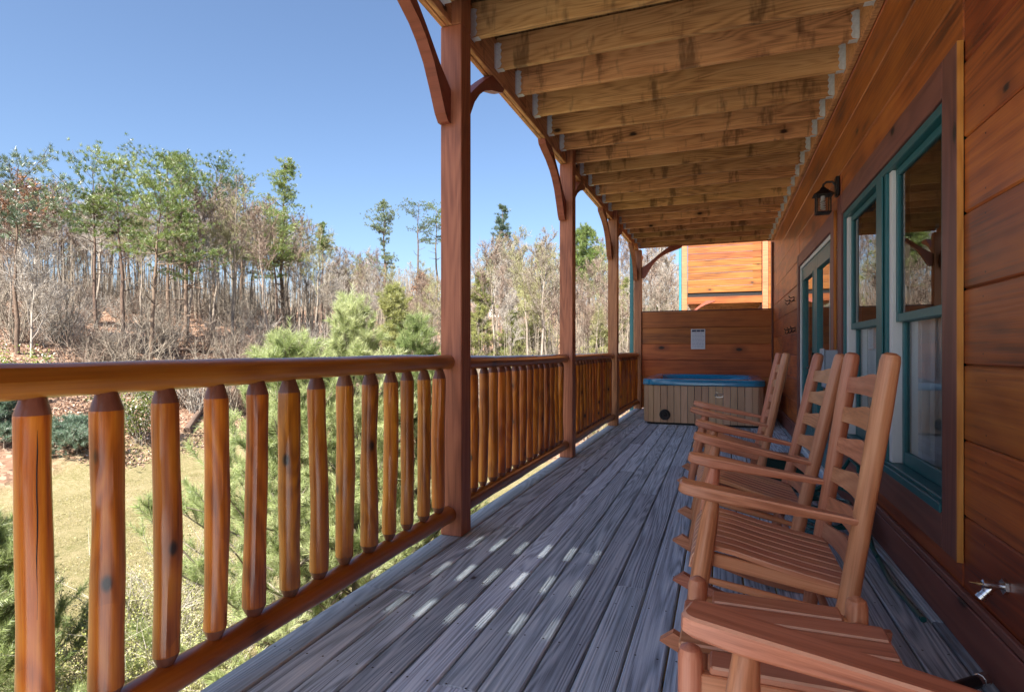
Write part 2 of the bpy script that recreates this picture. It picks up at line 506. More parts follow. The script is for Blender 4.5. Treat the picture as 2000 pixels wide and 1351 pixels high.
for yj in np.arange(0.51, Y1, 0.406):
    for q in range(int((XW + 1.62) / PW)):
        for dx in (0.03, 0.105):
            cx_, cy_ = -1.62 + q * PW + dx + rsw.uniform(-0.004, 0.004), yj + rsw.uniform(-0.006, 0.006)
            mb.add([(cx_ + 0.0045 * math.cos(t_), cy_ + 0.0045 * math.sin(t_), 0.0026) for t_ in np.arange(6) * math.pi / 3], [(0, 1, 2, 3, 4, 5)])
o = part('deck_screws', mb, M['iron'], deck)
o['kind'] = 'stuff'
mb = MB()
for yj in np.arange(Y0 + 0.1, Y1, 0.406):
    mb.box(-1.58, XW, yj, yj + 0.04, -0.27, -0.0365)
part('floor_frame', mb, M['dark_under'], deck)
mb = MB(); mb.box(-1.622, -1.582, Y0, Y1, -0.28, -0.0365)
part('rim_board', mb, M['trim'], deck)

# ------------------------------------------------------------------ upper deck: joists, ledger, beam, boards seen from below
ZJ0, ZJ1 = 3.16, 3.395
upper = thing('porch_ceiling', 'amber pine joists and boards of the deck above, seen from below', 'ceiling')
JOIST_Y = [3.85 + 0.44 * k for k in range(-13, 18)]
# hanger: a folded steel strap with a serrated edge (local: +x runs along the joist, z = 0 at its underside)
hb = MB()
edge = [(0, 0.0)]
for q in range(8):
    edge.append((0.034 + 0.010 * (q % 2), 0.01 + q * 0.024))
edge += [(0.02, 0.19), (0, 0.19)]
hb.prism(edge, 'y', -0.0225, -0.0205)
hb.prism(edge, 'y', 0.0205, 0.0225)
hb.box(0, 0.055, -0.0225, 0.0225, -0.0035, -0.0005)
hb.box(-0.0022, -0.0003, -0.045, -0.0206, 0.0, 0.18)
hb.box(-0.0022, -0.0003, 0.0206, 0.045, 0.0, 0.18)
hanger_me = hb.mesh('joist_hanger', M['galv'])
rj = random.Random(5)
JX0, JX1 = -1.537, 0.838
for yj in JOIST_Y:
    zo = rj.uniform(-0.004, 0.004)
    j = plank('joist', upper, M['joist'], JX1 - JX0 - 0.006, ZJ1 - ZJ0 - 0.006, 0.039, ((JX0 + JX1) / 2, yj + 0.02, (ZJ0 + ZJ1) / 2 + zo - 0.002), (R(90), 0, 0), 0.004)
    # joist local frame: x along joist, y up, z towards the camera
    L2 = (JX1 - JX0) / 2
    for sx in (-1, 1):
        h = put('joist_hanger', hanger_me, j)
        h.rotation_euler = (R(-90), 0, 0 if sx < 0 else R(180))
        h.location = (sx * L2, -(ZJ1 - ZJ0) / 2 + 0.003, 0)
        if sx > 0:
            h.rotation_euler = (R(-90), R(180), 0)
            h.rotation_euler = (Matrix.Rotation(R(-90), 3, 'X') @ Matrix.Rotation(R(180), 3, 'Z')).to_euler()
mb = MB(); mb.box(0.84, XW - 0.002, Y0, Y1 - 0.1, 3.13, 3.395, 0.004)
part('ledger', mb, M['joist'], upper)
for (a, b) in ((-2.2, 0.47), (0.47, 4.55), (4.55, 7.28), (7.28, Y1 - 0.05)):
    plank('beam', upper, M['joist'], b - a - 0.004, 0.285, 0.036, (-1.596, (a + b) / 2, 3.2425), (R(90), 0, R(90)), 0.004)
    plank('beam', upper, M['joist'], b - a - 0.004, 0.285, 0.034, (-1.5575, (a + b) / 2, 3.2435), (R(90), 0, R(90)), 0.004)
plank('end_joist', upper, M['joist'], XW + 1.538, 0.25, 0.04, ((XW - 1.538) / 2 - 0.002, Y1 - 0.03, 3.27), (R(90), 0, 0), 0.004)
M['upper_board'] = wood('upper_boards', (0.08, 0.045, 0.02), (0.20, 0.12, 0.055), (0.28, 0.17, 0.08), rings=16, knot=(1.8, 0.05), stain=0.7, rough=0.7)
x = -1.66
n = 0
while x < XW - 0.01:
    # boards lie tight except where gaps are opened to let strips of sun through
    w = min(PW, XW - x)
    gap = -1.48 < x < -0.68
    gap2 = 0.0 < x < 0.32
    segs = [(-2.2, -2.0, False), (-2.0, -1.52, gap2), (-1.52, -0.96, False), (-0.96, 0.30, gap), (0.30, 5.2, False), (5.2, Y1 + 0.02, False)]  # near end cut back so sun lights the unseen floor below
    for (a, b, g) in segs:
        gw = rj.uniform(0.0025, 0.006) if g else 0.0
        ww = w - gw
        plank('deck_board', upper, M['upper_board'], b - a, ww, 0.034, (x + ww / 2 + gw / 2, (a + b) / 2, ZJ1 + 0.0175 + 0.001 * (n % 2)), (0, 0, R(90)), 0.0)
    x += PW
    n += 1
# unseen roof slab added over the storey above to shade most of that deck
mb = MB(); mb.box(-1.9, 1.2, 1.2, Y1 + 0.6, 5.75, 5.85)
part('upper_shade_roof', mb, M['upper_board'], upper)

# ------------------------------------------------------------------ porch posts with knee braces
def brace_mesh():
    low = [(0, 2.50), (0.035, 2.50), (0.075, 2.54), (0.14, 2.655), (0.216, 2.776), (0.30, 2.862), (0.38, 2.92), (0.51, 2.982), (0.66, 3.03), (0.74, 3.06), (0.765, 3.098)]
    top = [(0.53, 3.098), (0.39, 3.0), (0.30, 2.933), (0.14, 2.80), (0, 2.707)]
    mb = MB()
    mb.prism([(u, v - 2.5) for u, v in low + top], 'x', -0.035, 0.035)
    return mb.mesh('brace', M['brace'])
BR = brace_mesh()
BR2 = BR.copy(); BR2.name = 'brace'
POST_Y = [3.13, 5.86, 8.59, 11.32]
post_labels = ['reddish brown square timber post nearest the camera, at the end of the long front rail',
               'second brown timber porch post, between the log railings',
               'third brown timber porch post, narrow and further along the deck',
               'last brown timber post beside the wooden privacy wall and hot tub']
for i, yp in enumerate(POST_Y):
    p = thing('porch_post', post_labels[i], 'post', (-1.544, yp + 0.07, 0), group='timber posts holding up the deck above')
    s = MB(); s.box(0.0, 3.096, -0.07, 0.07, -0.07, 0.07, 0.005)
    s.box(3.0965, 3.39, -0.004, 0.0, 0, 0) if False else None
    part('shaft', s, M['post'], p, (0, 0, 0.001), (0, R(-90), 0))
    u = MB(); u.box(3.099, 3.39, -0.07, 0.07, -0.07, -0.001, 0.004)
    if i < 3:
        part('shaft_top', u, M['post'], p, (0, 0, 0), (0, R(-90), 0))
    b1 = put('brace', BR, p, (-0.035, 0.071, 2.5))
    b2 = put('brace', BR2, p, (-0.035, -0.071, 2.5), (0, 0, R(180)))
    if i == 3:
        put('brace', BR, p, (0.071, 0.02, 2.545), (0, 0, R(-90)))
post0 = None

# ------------------------------------------------------------------ log railings
def log_mesh(name, L, r, seed, taper=False, n=18, rings=14, axis='z', mats=None):
    """peeled log: slightly bent, knife-flattened, ends cut to a blunt cone when tapered"""
    rr = random.Random(seed)
    planes = [(rr.uniform(0, 6.283), rr.uniform(0.86, 0.97), rr.uniform(0, L), rr.uniform(0.25, 0.6) * max(L, 0.5)) for _ in range(9)]
    ph = [rr.uniform(0, 6.283) for _ in range(4)]
    zs = [0.0, 0.004] if not taper else [0.0, 0.016, 0.034, 0.040]
    ze = zs if not taper else [0.0, 0.030, 0.052, 0.058]
    zs = zs + list(np.linspace(zs[-1] + 0.03, L - ze[-1] - 0.03, rings)) + [L - t for t in reversed(ze)]
    mb = MB()
    vs, fs, mi = [], [], []
    for z in zs:
        cx = 0.0035 * math.sin(z * 3.1 / L * 2 + ph[0]) * (r / 0.045)
        cy = 0.0035 * math.sin(z * 2.3 / L * 2 + ph[1]) * (r / 0.045)
        rb = r * (1 + 0.035 * math.sin(z * 6 + ph[2]) + 0.02 * math.sin(z * 17 + ph[3]))
        e = min(z * 1.55, L - z)
        if taper and e < 0.056:
            f = 0.58 + 0.42 * min(1, e / 0.054) ** 0.85
        else:
            f = 1.0
        for k in range(n):
            a = 2 * math.pi * k / n
            q = 1.0
            for (pa, pd, pz, pl) in planes:
                w = max(0.0, 1 - abs(z - pz) / pl)
                cc = math.cos(a - pa)
                if cc > 0.5 and w > 0:
                    dd = (pd + (1 - w) * 0.14) / cc
                    q = min(q, dd)
            rad = rb * f * (q if f == 1.0 else min(q, 1.0))
            vs.append((cx + rad * math.cos(a), cy + rad * math.sin(a), z))
    nr = len(zs)
    for i in range(nr - 1):
        for k in range(n):
            fs.append((i * n + k, i * n + (k + 1) % n, (i + 1) * n + (k + 1) % n, (i + 1) * n + k))
            e = min((zs[i] + zs[i + 1]) / 2 * 1.55, L - (zs[i] + zs[i + 1]) / 2)
            mi.append(1 if taper and e < 0.053 else 0)
    fs.append(tuple(range(n))[::-1]); mi.append(1)
    fs.append(tuple(range((nr - 1) * n, nr * n))); mi.append(1)
    if axis == 'x':
        vs = [(z, x, y) for x, y, z in vs]
    mb.v, mb.f, mb.m = vs, fs, mi
    return mb.mesh(name, mats or [M['log'], M['log_cut']], True, 28)

BAL_L = 0.835
BAL_Z = 0.182
BAL = [log_mesh('baluster', BAL_L, r_, 20 + q, True) for q, r_ in enumerate((0.0385, 0.0395, 0.036, 0.041, 0.034, 0.039, 0.037, 0.040))]
rail_labels = ['long front log railing of thick honey brown balusters, left of the first post',
               'log railing of close-set honey brown balusters between first and second posts',
               'log railing between the second and third porch posts',
               'short far log railing between the third post and the privacy wall']
spans = [(0.42, 3.128), (3.272, 5.858), (6.002, 8.588), (8.732, 11.318)]
rb = random.Random(9)
for i, (a, b) in enumerate(spans):
    rl = thing('porch_railing', rail_labels[i], 'railing', (-1.56, a, 0), group='log railings along the edge of the porch')
    L = b - a
    rz = [1.052, 1.045, 1.05, 1.05][i]
    top = log_mesh('top_rail', L - 0.004 if i else L, 0.045, 300 + i, n=22, rings=22, axis='x', mats=[M['rail'], M['log_cut']])
    put('top_rail', top, rl, (0.0, 0, rz), (0, 0, R(90)))
    bot = log_mesh('bottom_rail', L - 0.004, 0.049, 400 + i, n=22, rings=22, axis='x', mats=[M['rail'], M['log_cut']])
    put('bottom_rail', bot, rl, (0.0, 0, 0.135), (0, 0, R(90)))
    ys = []
    y = 0.901 if i == 0 else a + 0.07
    if i == 0:
        y = 0.901 - 0.174 * 2
    while y < b - 0.035:
        ys.append(y)
        y += 0.174 if i == 0 else 0.166
    for y in ys:
        o = put('baluster', BAL[0] if abs(y - 0.901) < 1e-6 else rb.choice(BAL), rl, (rb.uniform(-0.004, 0.004), y - a, BAL_Z + rb.uniform(-0.004, 0.004)), (R(rb.uniform(-0.5, 0.5)), R(rb.uniform(-0.5, 0.5)), rb.uniform(0, 6.283)))

    if i == 0:      # the nearest baluster has a long drying crack on the side towards the porch
        first = [o for o in rl.children if o.name.startswith('baluster')][2]
        first.rotation_euler = (0, 0, 0)
        mb = MB()
        mb.tube([(0.0362, -0.016 + 0.001 * math.sin(q * 1.7), 0.30 + 0.05 * q) for q in range(10)], [0.0003] + [0.0013] * 8 + [0.0003], 5)
        part('crack', mb, M['black'], first)

# ------------------------------------------------------------------ the cabin wall
cabin = thing('log_cabin', 'cabin with red-brown stained plank siding along the right side of the porch', 'cabin', (0, 0, 0))
T = 0.035
BH = 0.2925
ZB = 0.19
rows = [(ZB + BH * k, ZB + BH * (k + 1)) for k in range(-1, 11)]
WIN = (2.685, 5.125, 0.30, 2.325)     # outer edges of the window casing (y0, y1, z0, z1)
DOOR = (5.30, 7.72, 0.0, 2.27)
rw = random.Random(21)
for ri, (za, zb) in enumerate(rows):
    if ri == 0:
        za, zb = 0.004, 0.1885
    segs = [(Y0, Y1 + 0.6, za, zb)]
    for (ya, yb, zc, zd) in (WIN, DOOR):
        ns = []
        for (s, e, a_, b_) in segs:
            if s < ya < e and b_ > zc + 0.005 and a_ < zd - 0.005:
                ns += [(s, ya + 0.004, a_, b_), (yb - 0.004, e, a_, b_)]
                if b_ > zd + 0.01:
                    ns.append((ya + 0.006, yb - 0.006, zd - 0.006, b_))
                if a_ < zc - 0.01:
                    ns.append((ya + 0.006, yb - 0.006, a_, zc + 0.006))
            else:
                ns.append((s, e, a_, b_))
        segs = ns
    for (s, e, a_, b_) in segs:
        cuts = [s]
        if e - s > 4.2:
            cuts.append(s + (e - s) * rw.uniform(0.35, 0.65))
        cuts.append(e)
        for (p0, p1) in zip(cuts, cuts[1:]):
            if p1 - p0 < 0.03:
                continue
            mb = MB()
            LL, HH = p1 - p0 - 0.002, b_ - a_ - 0.002
            mb.box(-LL / 2, LL / 2, -HH / 2, HH / 2, -T / 2, T / 2, 0.007)
            part('siding_board', mb, M['siding'], cabin, (XW + T / 2 + rw.uniform(0, 0.002), (p0 + p1) / 2, (a_ + b_) / 2), (R(90), 0, R(-90)))
# nail heads in the siding
mb = MB()
rk = random.Random(61)
for (za, zb) in rows[1:]:
    for q in range(26):
        y_ = 0.4 + q * 0.42 + rk.uniform(-0.02, 0.02)
        for f_ in (0.16, 0.84):
            z_ = za + (zb - za) * f_ + rk.uniform(-0.006, 0.006)
            if any(w_[0] - 0.02 < y_ < w_[1] + 0.02 and w_[2] - 0.02 < z_ < w_[3] + 0.02 for w_ in (WIN, DOOR)):
                continue
            mb.add([(XW - 0.0015, y_ + 0.004 * math.cos(t_), z_ - 0.004 * math.sin(t_)) for t_ in np.arange(6) * math.pi / 3], [(0, 1, 2, 3, 4, 5)])
o = part('nail_heads', mb, M['iron'], cabin)
o['kind'] = 'stuff'
# dark room behind the windows
mb = MB()
t = 0.05
mb.box(XW + T + 0.004, XW + T + 0.02, Y0, WIN[0] + 0.02, 0, 3.4)
mb.box(XW + T + 0.004, XW + T + 0.02, WIN[1] - 0.02, DOOR[0] + 0.02, 0, 3.4)
mb.box(XW + T + 0.004, XW + T + 0.02, DOOR[1] - 0.02, Y1 + 0.6, 0, 3.4)
mb.box(XW + T + 0.004, XW + T + 0.02, WIN[0] + 0.02, WIN[1] - 0.02, 0, WIN[2] + 0.02)
mb.box(XW + T + 0.004, XW + T + 0.02, WIN[0] + 0.02, DOOR[1] - 0.02, DOOR[3] - 0.02, 3.4) if False else None
mb.box(XW + T + 0.004, XW + T + 0.02, WIN[0] + 0.02, WIN[1] - 0.02, WIN[3] - 0.02, 3.4)
mb.box(XW + T + 0.004, XW + T + 0.02, DOOR[0] + 0.02, DOOR[1] - 0.02, DOOR[3] - 0.02, 3.4)
mb.box(5.0, 5.1, Y0, Y1, -0.05, 3.4)
mb.box(XW + T + 0.021, 5.0, Y0, Y0 + 0.1, 0, 3.4)
mb.box(XW + T + 0.021, 5.0, Y1 + 0.4, Y1 + 0.5, 0, 3.4)
mb.box(XW + T + 0.021, 5.0, Y0 + 0.1, Y1 + 0.4, -0.1, 0.0)
mb.box(XW + T + 0.021, 5.0, Y0 + 0.1, Y1 + 0.4, 3.3, 3.4)
part('room_lining', mb, M['room'], cabin)
mb = MB(); mb.box(XW + 0.02, 5.3, Y0, Y1 + 0.6, 3.72, 5.9)
part('upper_wall', mb, M['siding'], cabin)
mb = MB(); mb.box(XW + 0.02, 5.3, Y0, Y1 + 0.6, -4.2, -0.12)
part('basement_wall', mb, M['siding'], cabin)
plank('corner_board', cabin, M['trim'], 3.1, 0.10, 0.03, (XW - 0.016, Y1 - 0.05, 1.56), (0, R(90), 0), 0.004)
# base trim with a narrow cap strip
for (a, b) in ((Y0, 5.30), (7.72, Y1 - 0.11)):
    plank('base_board', cabin, M['trim'], b - a, 0.17, 0.026, (XW - 0.0135, (a + b) / 2, 0.090), (R(90), 0, R(-90)), 0.004)
    plank('base_cap', cabin, M['trim'], b - a, 0.032, 0.022, (XW - 0.0115, (a + b) / 2, 0.194), (R(90), 0, R(-90)), 0.004)

# window and door casing
def casing(y0, y1, z0, z1, w, bottom=True, skip_near=False):
    th = 0.024
    xo = XW - th / 2 - 0.001
    h = z1 - z0
    for yy, raw in ((y0 + w / 2, True), (y1 - w / 2, False)):
        mb = MB()
        o = plank('casing', cabin, M['trim'], h, w, th, (xo, yy, (z0 + z1) / 2), (0, R(90), 0), 0.004)
        if raw:     # unstained sawn edge of the casing that faces the camera
            e = MB(); e.box(-h / 2, h / 2, -0.004, -0.0005, -th / 2 + 0.002, th / 2 - 0.001)
            part('raw_edge', e, M['raw_edge'], o, (0, -w / 2, 0))
    plank('casing', cabin, M['trim'], y1 - y0 - 2 * w - 0.002, w, th - 0.002, (xo, (y0 + y1) / 2, z1 - w / 2), (R(90), 0, R(-90)), 0.004)
    if bottom:
        plank('casing', cabin, M['trim'], y1 - y0 - 2 * w - 0.002, w, th - 0.002, (xo, (y0 + y1) / 2, z0 + w / 2), (R(90), 0, R(-90)), 0.004)
casing(*WIN, 0.155)
casing(*DOOR, 0.14, bottom=False)

def rect_frame(mb, y0, y1, z0, z1, w, x0, x1, wb=None, mi=0, c=0.003):
    wb = wb or w
    mb.box(x0, x1, y0, y0 + w, z0, z1, c, mi)
    mb.box(x0, x1, y1 - w, y1, z0, z1, c, mi)
    mb.box(x0 + 0.0005, x1 - 0.0005, y0 + w, y1 - w, z1 - w, z1, c, mi)
    mb.box(x0 + 0.0005, x1 - 0.0005, y0 + w, y1 - w, z0, z0 + wb, c, mi)

# twin double-hung window
wy0, wy1, wz0, wz1 = 2.842, 4.968, 0.457, 2.168
mb = MB()
rect_frame(mb, wy0, wy1, wz0, wz1, 0.045, XW - 0.012, XW + 0.10)
mb.box(XW - 0.010, XW + 0.10, 3.755, 3.975, wz0 + 0.046, wz1 - 0.046, 0.004)
mb.box(XW - 0.022, XW - 0.0125, 3.80, 3.93, wz0 + 0.05, wz1 - 0.05, 0.003)
mb.box(XW - 0.03, XW - 0.0125, wy0 + 0.01, wy1 - 0.01, wz0 - 0.01, wz0 + 0.03, 0.003)
win = part('window', mb, M['teal'], cabin)
pleat_n = 0
for (a, b) in ((wy0 + 0.046, 3.754), (3.976, wy1 - 0.046)):
    zm = 1.30
    # white jamb liners beside the sashes
    mb = MB()
    mb.box(XW + 0.004, XW + 0.09, a, a + 0.02, wz0 + 0.047, wz1 - 0.047, 0.002)
    mb.box(XW + 0.004, XW + 0.09, b - 0.055, b, wz0 + 0.047, wz1 - 0.047, 0.002)
    part('jamb_liner', mb, M['white'], win)
    for up in (1, 0):
        z0, z1 = (zm - 0.02, wz1 - 0.047) if up else (wz0 + 0.047, zm + 0.02)
        x0, x1 = (XW + 0.022, XW + 0.048) if up else (XW + 0.052, XW + 0.078)
        mb = MB()
        rect_frame(mb, a + 0.021, b - 0.056, z0, z1, 0.042, x0, x1, 0.045 if up else 0.07)
        sa = part('sash', mb, M['teal'], win)
        mb = MB()
        xm = (x0 + x1) / 2
        mb.add([(xm, a + 0.06, z0 + 0.04), (xm, b - 0.095, z0 + 0.04), (xm, b - 0.095, z1 - 0.04), (xm, a + 0.06, z1 - 0.04)], [(0, 3, 2, 1)])
        part('pane', mb, M['glass'], win)
    # pleated white curtain panel on the far half, slatted blind on the near half
    mb = MB()
    nn = 60
    ya, yb = a + 0.40, b - 0.06
    vs = []
    for q in range(nn + 1):
        yq = ya + (yb - ya) * q / nn
        xq = XW + 0.112 + 0.026 * math.sin(q * 0.95) + 0.008 * math.sin(q * 2.3 + 1)
        vs += [(xq, yq, wz0 - 0.02), (xq, yq, 1.33)]
    mb.add(vs, [(2 * q, 2 * q + 1, 2 * q + 3, 2 * q + 2) for q in range(nn)])
    part('curtain', mb, M['curtain'], win, smooth=True)
    zq = wz0 + 0.45
    slat = MB(); slat.box(-0.012, 0.012, a + 0.03, ya - 0.01 if False else a + 0.30, -0.001, 0.001)
    sme = slat.mesh('blind_slat', M['blind'])
    while zq < wz1 - 0.05:
        put('blind_slat', sme, win, (XW + 0.118, 0, zq), (0, R(35), 0))
        zq += 0.034

# french door
dy0, dy1, dz1 = 5.442, 7.578, 2.128
mb = MB()
mb.box(XW - 0.006, XW + 0.09, dy0, dy0 + 0.04, 0.002, dz1, 0.003)
mb.box(XW - 0.006, XW + 0.09, dy1 - 0.04, dy1, 0.002, dz1, 0.003)
mb.box(XW - 0.005, XW + 0.09, dy0 + 0.041, dy1 - 0.041, dz1 - 0.04, dz1, 0.003)
mb.box(XW - 0.02, XW + 0.09, dy0 + 0.041, dy1 - 0.041, 0.002, 0.03, 0.003)
door = part('french_door', mb, M['white'], cabin)
dm = (dy0 + dy1) / 2
for q, (a, b) in enumerate(((dy0 + 0.043, dm - 0.002), (dm + 0.002, dy1 - 0.043))):
    mb = MB()
    rect_frame(mb, a, b, 0.034, dz1 - 0.043, 0.135, XW + 0.008, XW + 0.052, 0.26)
    part('door_leaf', mb, M['teal'], door)
    mb = MB()
    rect_frame(mb, a + 0.13, b - 0.13, 0.29, dz1 - 0.172, 0.02, XW + 0.002, XW + 0.058)
    part('glazing_bead', mb, M['teal'], door)
    mb = MB()
    mb.add([(XW + 0.03, a + 0.14, 0.30), (XW + 0.03, b - 0.14, 0.30), (XW + 0.03, b - 0.14, dz1 - 0.18), (XW + 0.03, a + 0.14, dz1 - 0.18)], [(0, 3, 2, 1)])
    part('pane', mb, M['glass'], door)
    mb = MB()
    vs = []
    for t_ in range(41):
        yq = a + 0.12 + (b - a - 0.24) * t_ / 40
        xq = XW + 0.12 + 0.014 * math.sin(t_ * 1.3)
        vs += [(xq, yq, 0.2), (xq, yq, dz1 - 0.1)]
    if q == 0:
        mb.add(vs[40:], [(2 * t_, 2 * t_ + 1, 2 * t_ + 3, 2 * t_ + 2) for t_ in range(20)])
    else:
        mb.add(vs[60:], [(2 * t_, 2 * t_ + 1, 2 * t_ + 3, 2 * t_ + 2) for t_ in range(10)])
    part('curtain', mb, M['curtain'], door, smooth=True)
mb = MB()
mb.tube([(XW + 0.006, dm + 0.07, 0.95), (XW - 0.04, dm + 0.07, 0.95)], 0.011, 10)
mb.tube([(XW - 0.038, dm + 0.07, 0.95), (XW - 0.044, dm + 0.11, 0.95), (XW - 0.044, dm + 0.18, 0.945)], [0.011, 0.010, 0.008], 10)
mb.tube([(XW + 0.007, dm + 0.07, 0.95), (XW - 0.002, dm + 0.07, 0.95)], 0.028, 14)
part('handle', mb, M['iron'], door, smooth=True)
mb = MB()
mb.tube([(XW + 0.007, dm + 0.07, 1.08), (XW - 0.015, dm + 0.07, 1.08)], 0.026, 14)
part('deadbolt', mb, M['iron'], door, smooth=True)

# ------------------------------------------------------------------ things on the cabin wall
# lantern between the window and the door
lan = thing('wall_lantern', 'dark metal lantern with a clear glass box and bulb above the door', 'lantern', (XW, 5.20, 2.375))
lan.scale = (0.82, 0.82, 0.82)
mb = MB()
mb.box(-0.034, -0.001, -0.05, 0.05, -0.02, 0.17, 0.006)
mb.tube([(-0.03, 0, 0.09), (-0.058, 0, 0.13), (-0.11, 0, 0.13), (-0.135, 0, 0.11), (-0.14, 0, 0.07)], 0.011, 8)
mb.tube([(-0.04, 0, 0.02), (-0.068, 0, 0.0), (-0.10, 0, 0.06)], 0.007, 8)
part('bracket', mb, M['iron'], lan, smooth=True)
mb = MB()
cx = -0.14
for (hw0, hw1, z0, z1) in ((0.035, 0.012, 0.052, 0.085), (0.090, 0.03, 0.0, 0.052)):
    vs = [(cx + sx * hw0, sy * hw0, z0) for sx, sy in ((-1, -1), (1, -1), (1, 1), (-1, 1))] + [(cx + sx * hw1, sy * hw1, z1) for sx, sy in ((-1, -1), (1, -1), (1, 1), (-1, 1))]
    mb.add(vs, [(0, 3, 2, 1), (4, 5, 6, 7)] + [(q, (q + 1) % 4, 4 + (q + 1) % 4, 4 + q) for q in range(4)])
part('cap', mb, M['iron'], lan)
mb = MB()
for sx in (-1, 1):
    for sy in (-1, 1):
        mb.box(cx + sx * 0.060 - 0.005, cx + sx * 0.060 + 0.005, sy * 0.060 - 0.005, sy * 0.060 + 0.005, -0.165, -0.0005)
mb.box(cx - 0.068, cx + 0.068, -0.068, 0.068, -0.178, -0.1651, 0.003)
part('cage', mb, M['iron'], lan)
mb = MB()
for s in (-1, 1):
    mb.add([(cx + s * 0.058, -0.052, -0.164), (cx + s * 0.058, 0.052, -0.164), (cx + s * 0.058, 0.052, -0.003), (cx + s * 0.058, -0.052, -0.003)], [(0, 1, 2, 3)])
    mb.add([(cx - 0.052, s * 0.058, -0.164), (cx + 0.052, s * 0.058, -0.164), (cx + 0.052, s * 0.058, -0.003), (cx - 0.052, s * 0.058, -0.003)], [(0, 1, 2, 3)])
part('lamp_glass', mb, M['lamp_glass'], lan)
mb = MB()
pts = []
for q in range(33):
    an = q * 0.75
    pts.append((cx + 0.017 * math.cos(an), 0.017 * math.sin(an), -0.135 + q * 0.0028))
mb.tube(pts, 0.0085, 7)
mb.tube([(cx, 0, -0.045), (cx, 0, -0.005)], 0.02, 10)
part('bulb', mb, M['bulb'], lan, smooth=True)

eb = thing('electrical_box', 'blue-grey metal disconnect box on the wall between window and door', 'electrical box', (XW, 5.19, 1.13))
mb = MB(); mb.box(-0.115, -0.001, -0.085, 0.085, -0.30, 0, 0.006)
part('case', mb, M['grey_box'], eb)
mb = MB(); mb.box(-0.128, -0.1155, -0.09, 0.09, -0.21, 0.012, 0.004)
part('lid', mb, M['grey_box'], eb)

def hook(y, z, label):
    h = thing('coat_hook', label, 'hook', (XW, y, z), group='dark hooks screwed to the wall past the door')
    mb = MB(); mb.box(-0.006, -0.0005, -0.012, 0.012, -0.03, 0.035, 0.002)
    part('plate', mb, M['iron'], h)
    mb = MB(); mb.tube([(-0.005, 0, 0.025), (-0.045, 0, 0.012), (-0.062, 0, 0.04)], 0.0065, 8)
    mb.tube([(-0.005, 0, -0.012), (-0.028, 0, -0.035), (-0.045, 0, -0.03), (-0.05, 0, -0.005)], 0.0065, 8)
    part('prong', mb, M['iron'], h, smooth=True)
for y, l in ((8.25, 'upper row hook nearest the door trim'), (8.75, 'upper row hook further from the door trim')):
    hook(y, 1.80, 'black coat hook on the wall, ' + l)
for y, l in ((8.1, 'nearest the door trim'), (8.45, 'in the middle'), (8.85, 'furthest from the door trim')):
    hook(y, 1.40, 'black coat hook in the lower row, ' + l)

sp = thing('water_spigot', 'chrome outdoor water tap sticking out of the plank wall at the right', 'tap', (XW, 2.33, 0.345))
sp.scale = (0.68, 0.68, 0.68)
mb = MB(); mb.prism([(0.038 * math.cos(t_ * math.pi / 3 + 0.3), 0.038 * math.sin(t_ * math.pi / 3 + 0.3)) for t_ in range(6)], 'x', -0.016, -0.0005)
part('flange', mb, M['chrome'], sp)
mb = MB()
mb.tube([(-0.015, 0, 0), (-0.035, 0, 0), (-0.05, 0, 0.0), (-0.095, 0, 0.001), (-0.100, 0, 0.001)], [0.017, 0.017, 0.024, 0.022, 0.016], 14)
mb.tube([(-0.055, 0, -0.005), (-0.075, 0, -0.03)], [0.02, 0.019], 14)
part('body', mb, M['chrome'], sp, smooth=True)
mb = MB()
mb.tube([(-0.072, 0, -0.026), (-0.080, 0, -0.036), (-0.0815, 0, -0.038), (-0.094, 0, -0.054), (-0.0955, 0, -0.0555), (-0.108, 0, -0.071)], [0.022, 0.0225, 0.0195, 0.0195, 0.0225, 0.0225], 16)
part('spout', mb, M['chrome'], sp, smooth=True)
mb = MB(); mb.tube([(-0.100, 0, 0.001), (-0.118, 0, 0.002), (-0.119, 0, 0.002), (-0.150, 0, 0.004)], [0.009, 0.008, 0.004, 0.003], 10)
part('stem', mb, plain('brass', (0.55, 0.42, 0.22), 0.3, metal=1.0), sp, smooth=True)
# ------------------------------------------------------------------ privacy wall at the end of the porch
pw = thing('privacy_wall', 'wall of wide knotty brown boards behind the hot tub', 'wall', (0, 0, 0))
PY = 11.39
zz = 0.02
rp = random.Random(4)
for k, h in enumerate((0.31, 0.31, 0.31, 0.31, 0.31, 0.312)):
    LL = XW - 0.035 - (-1.472)
    plank('board', pw, M['privacy'], LL, h - 0.005, 0.03, ((XW - 0.035 - 1.472) / 2, PY + rp.uniform(-0.002, 0.002), zz + h / 2), (R(90), 0, 0), 0.005)
    zz += h
plank('backing', pw, M['trim'], XW - 0.035 + 1.472, 1.86, 0.012, ((XW - 0.035 - 1.472) / 2, PY + 0.0245, 0.95), (R(90), 0, 0), 0)
plank('cap', pw, M['trim'], XW - 0.035 + 1.472, 0.05, 0.02, ((XW - 0.035 - 1.472) / 2, PY, zz + 0.011), (0, 0, 0), 0.003)

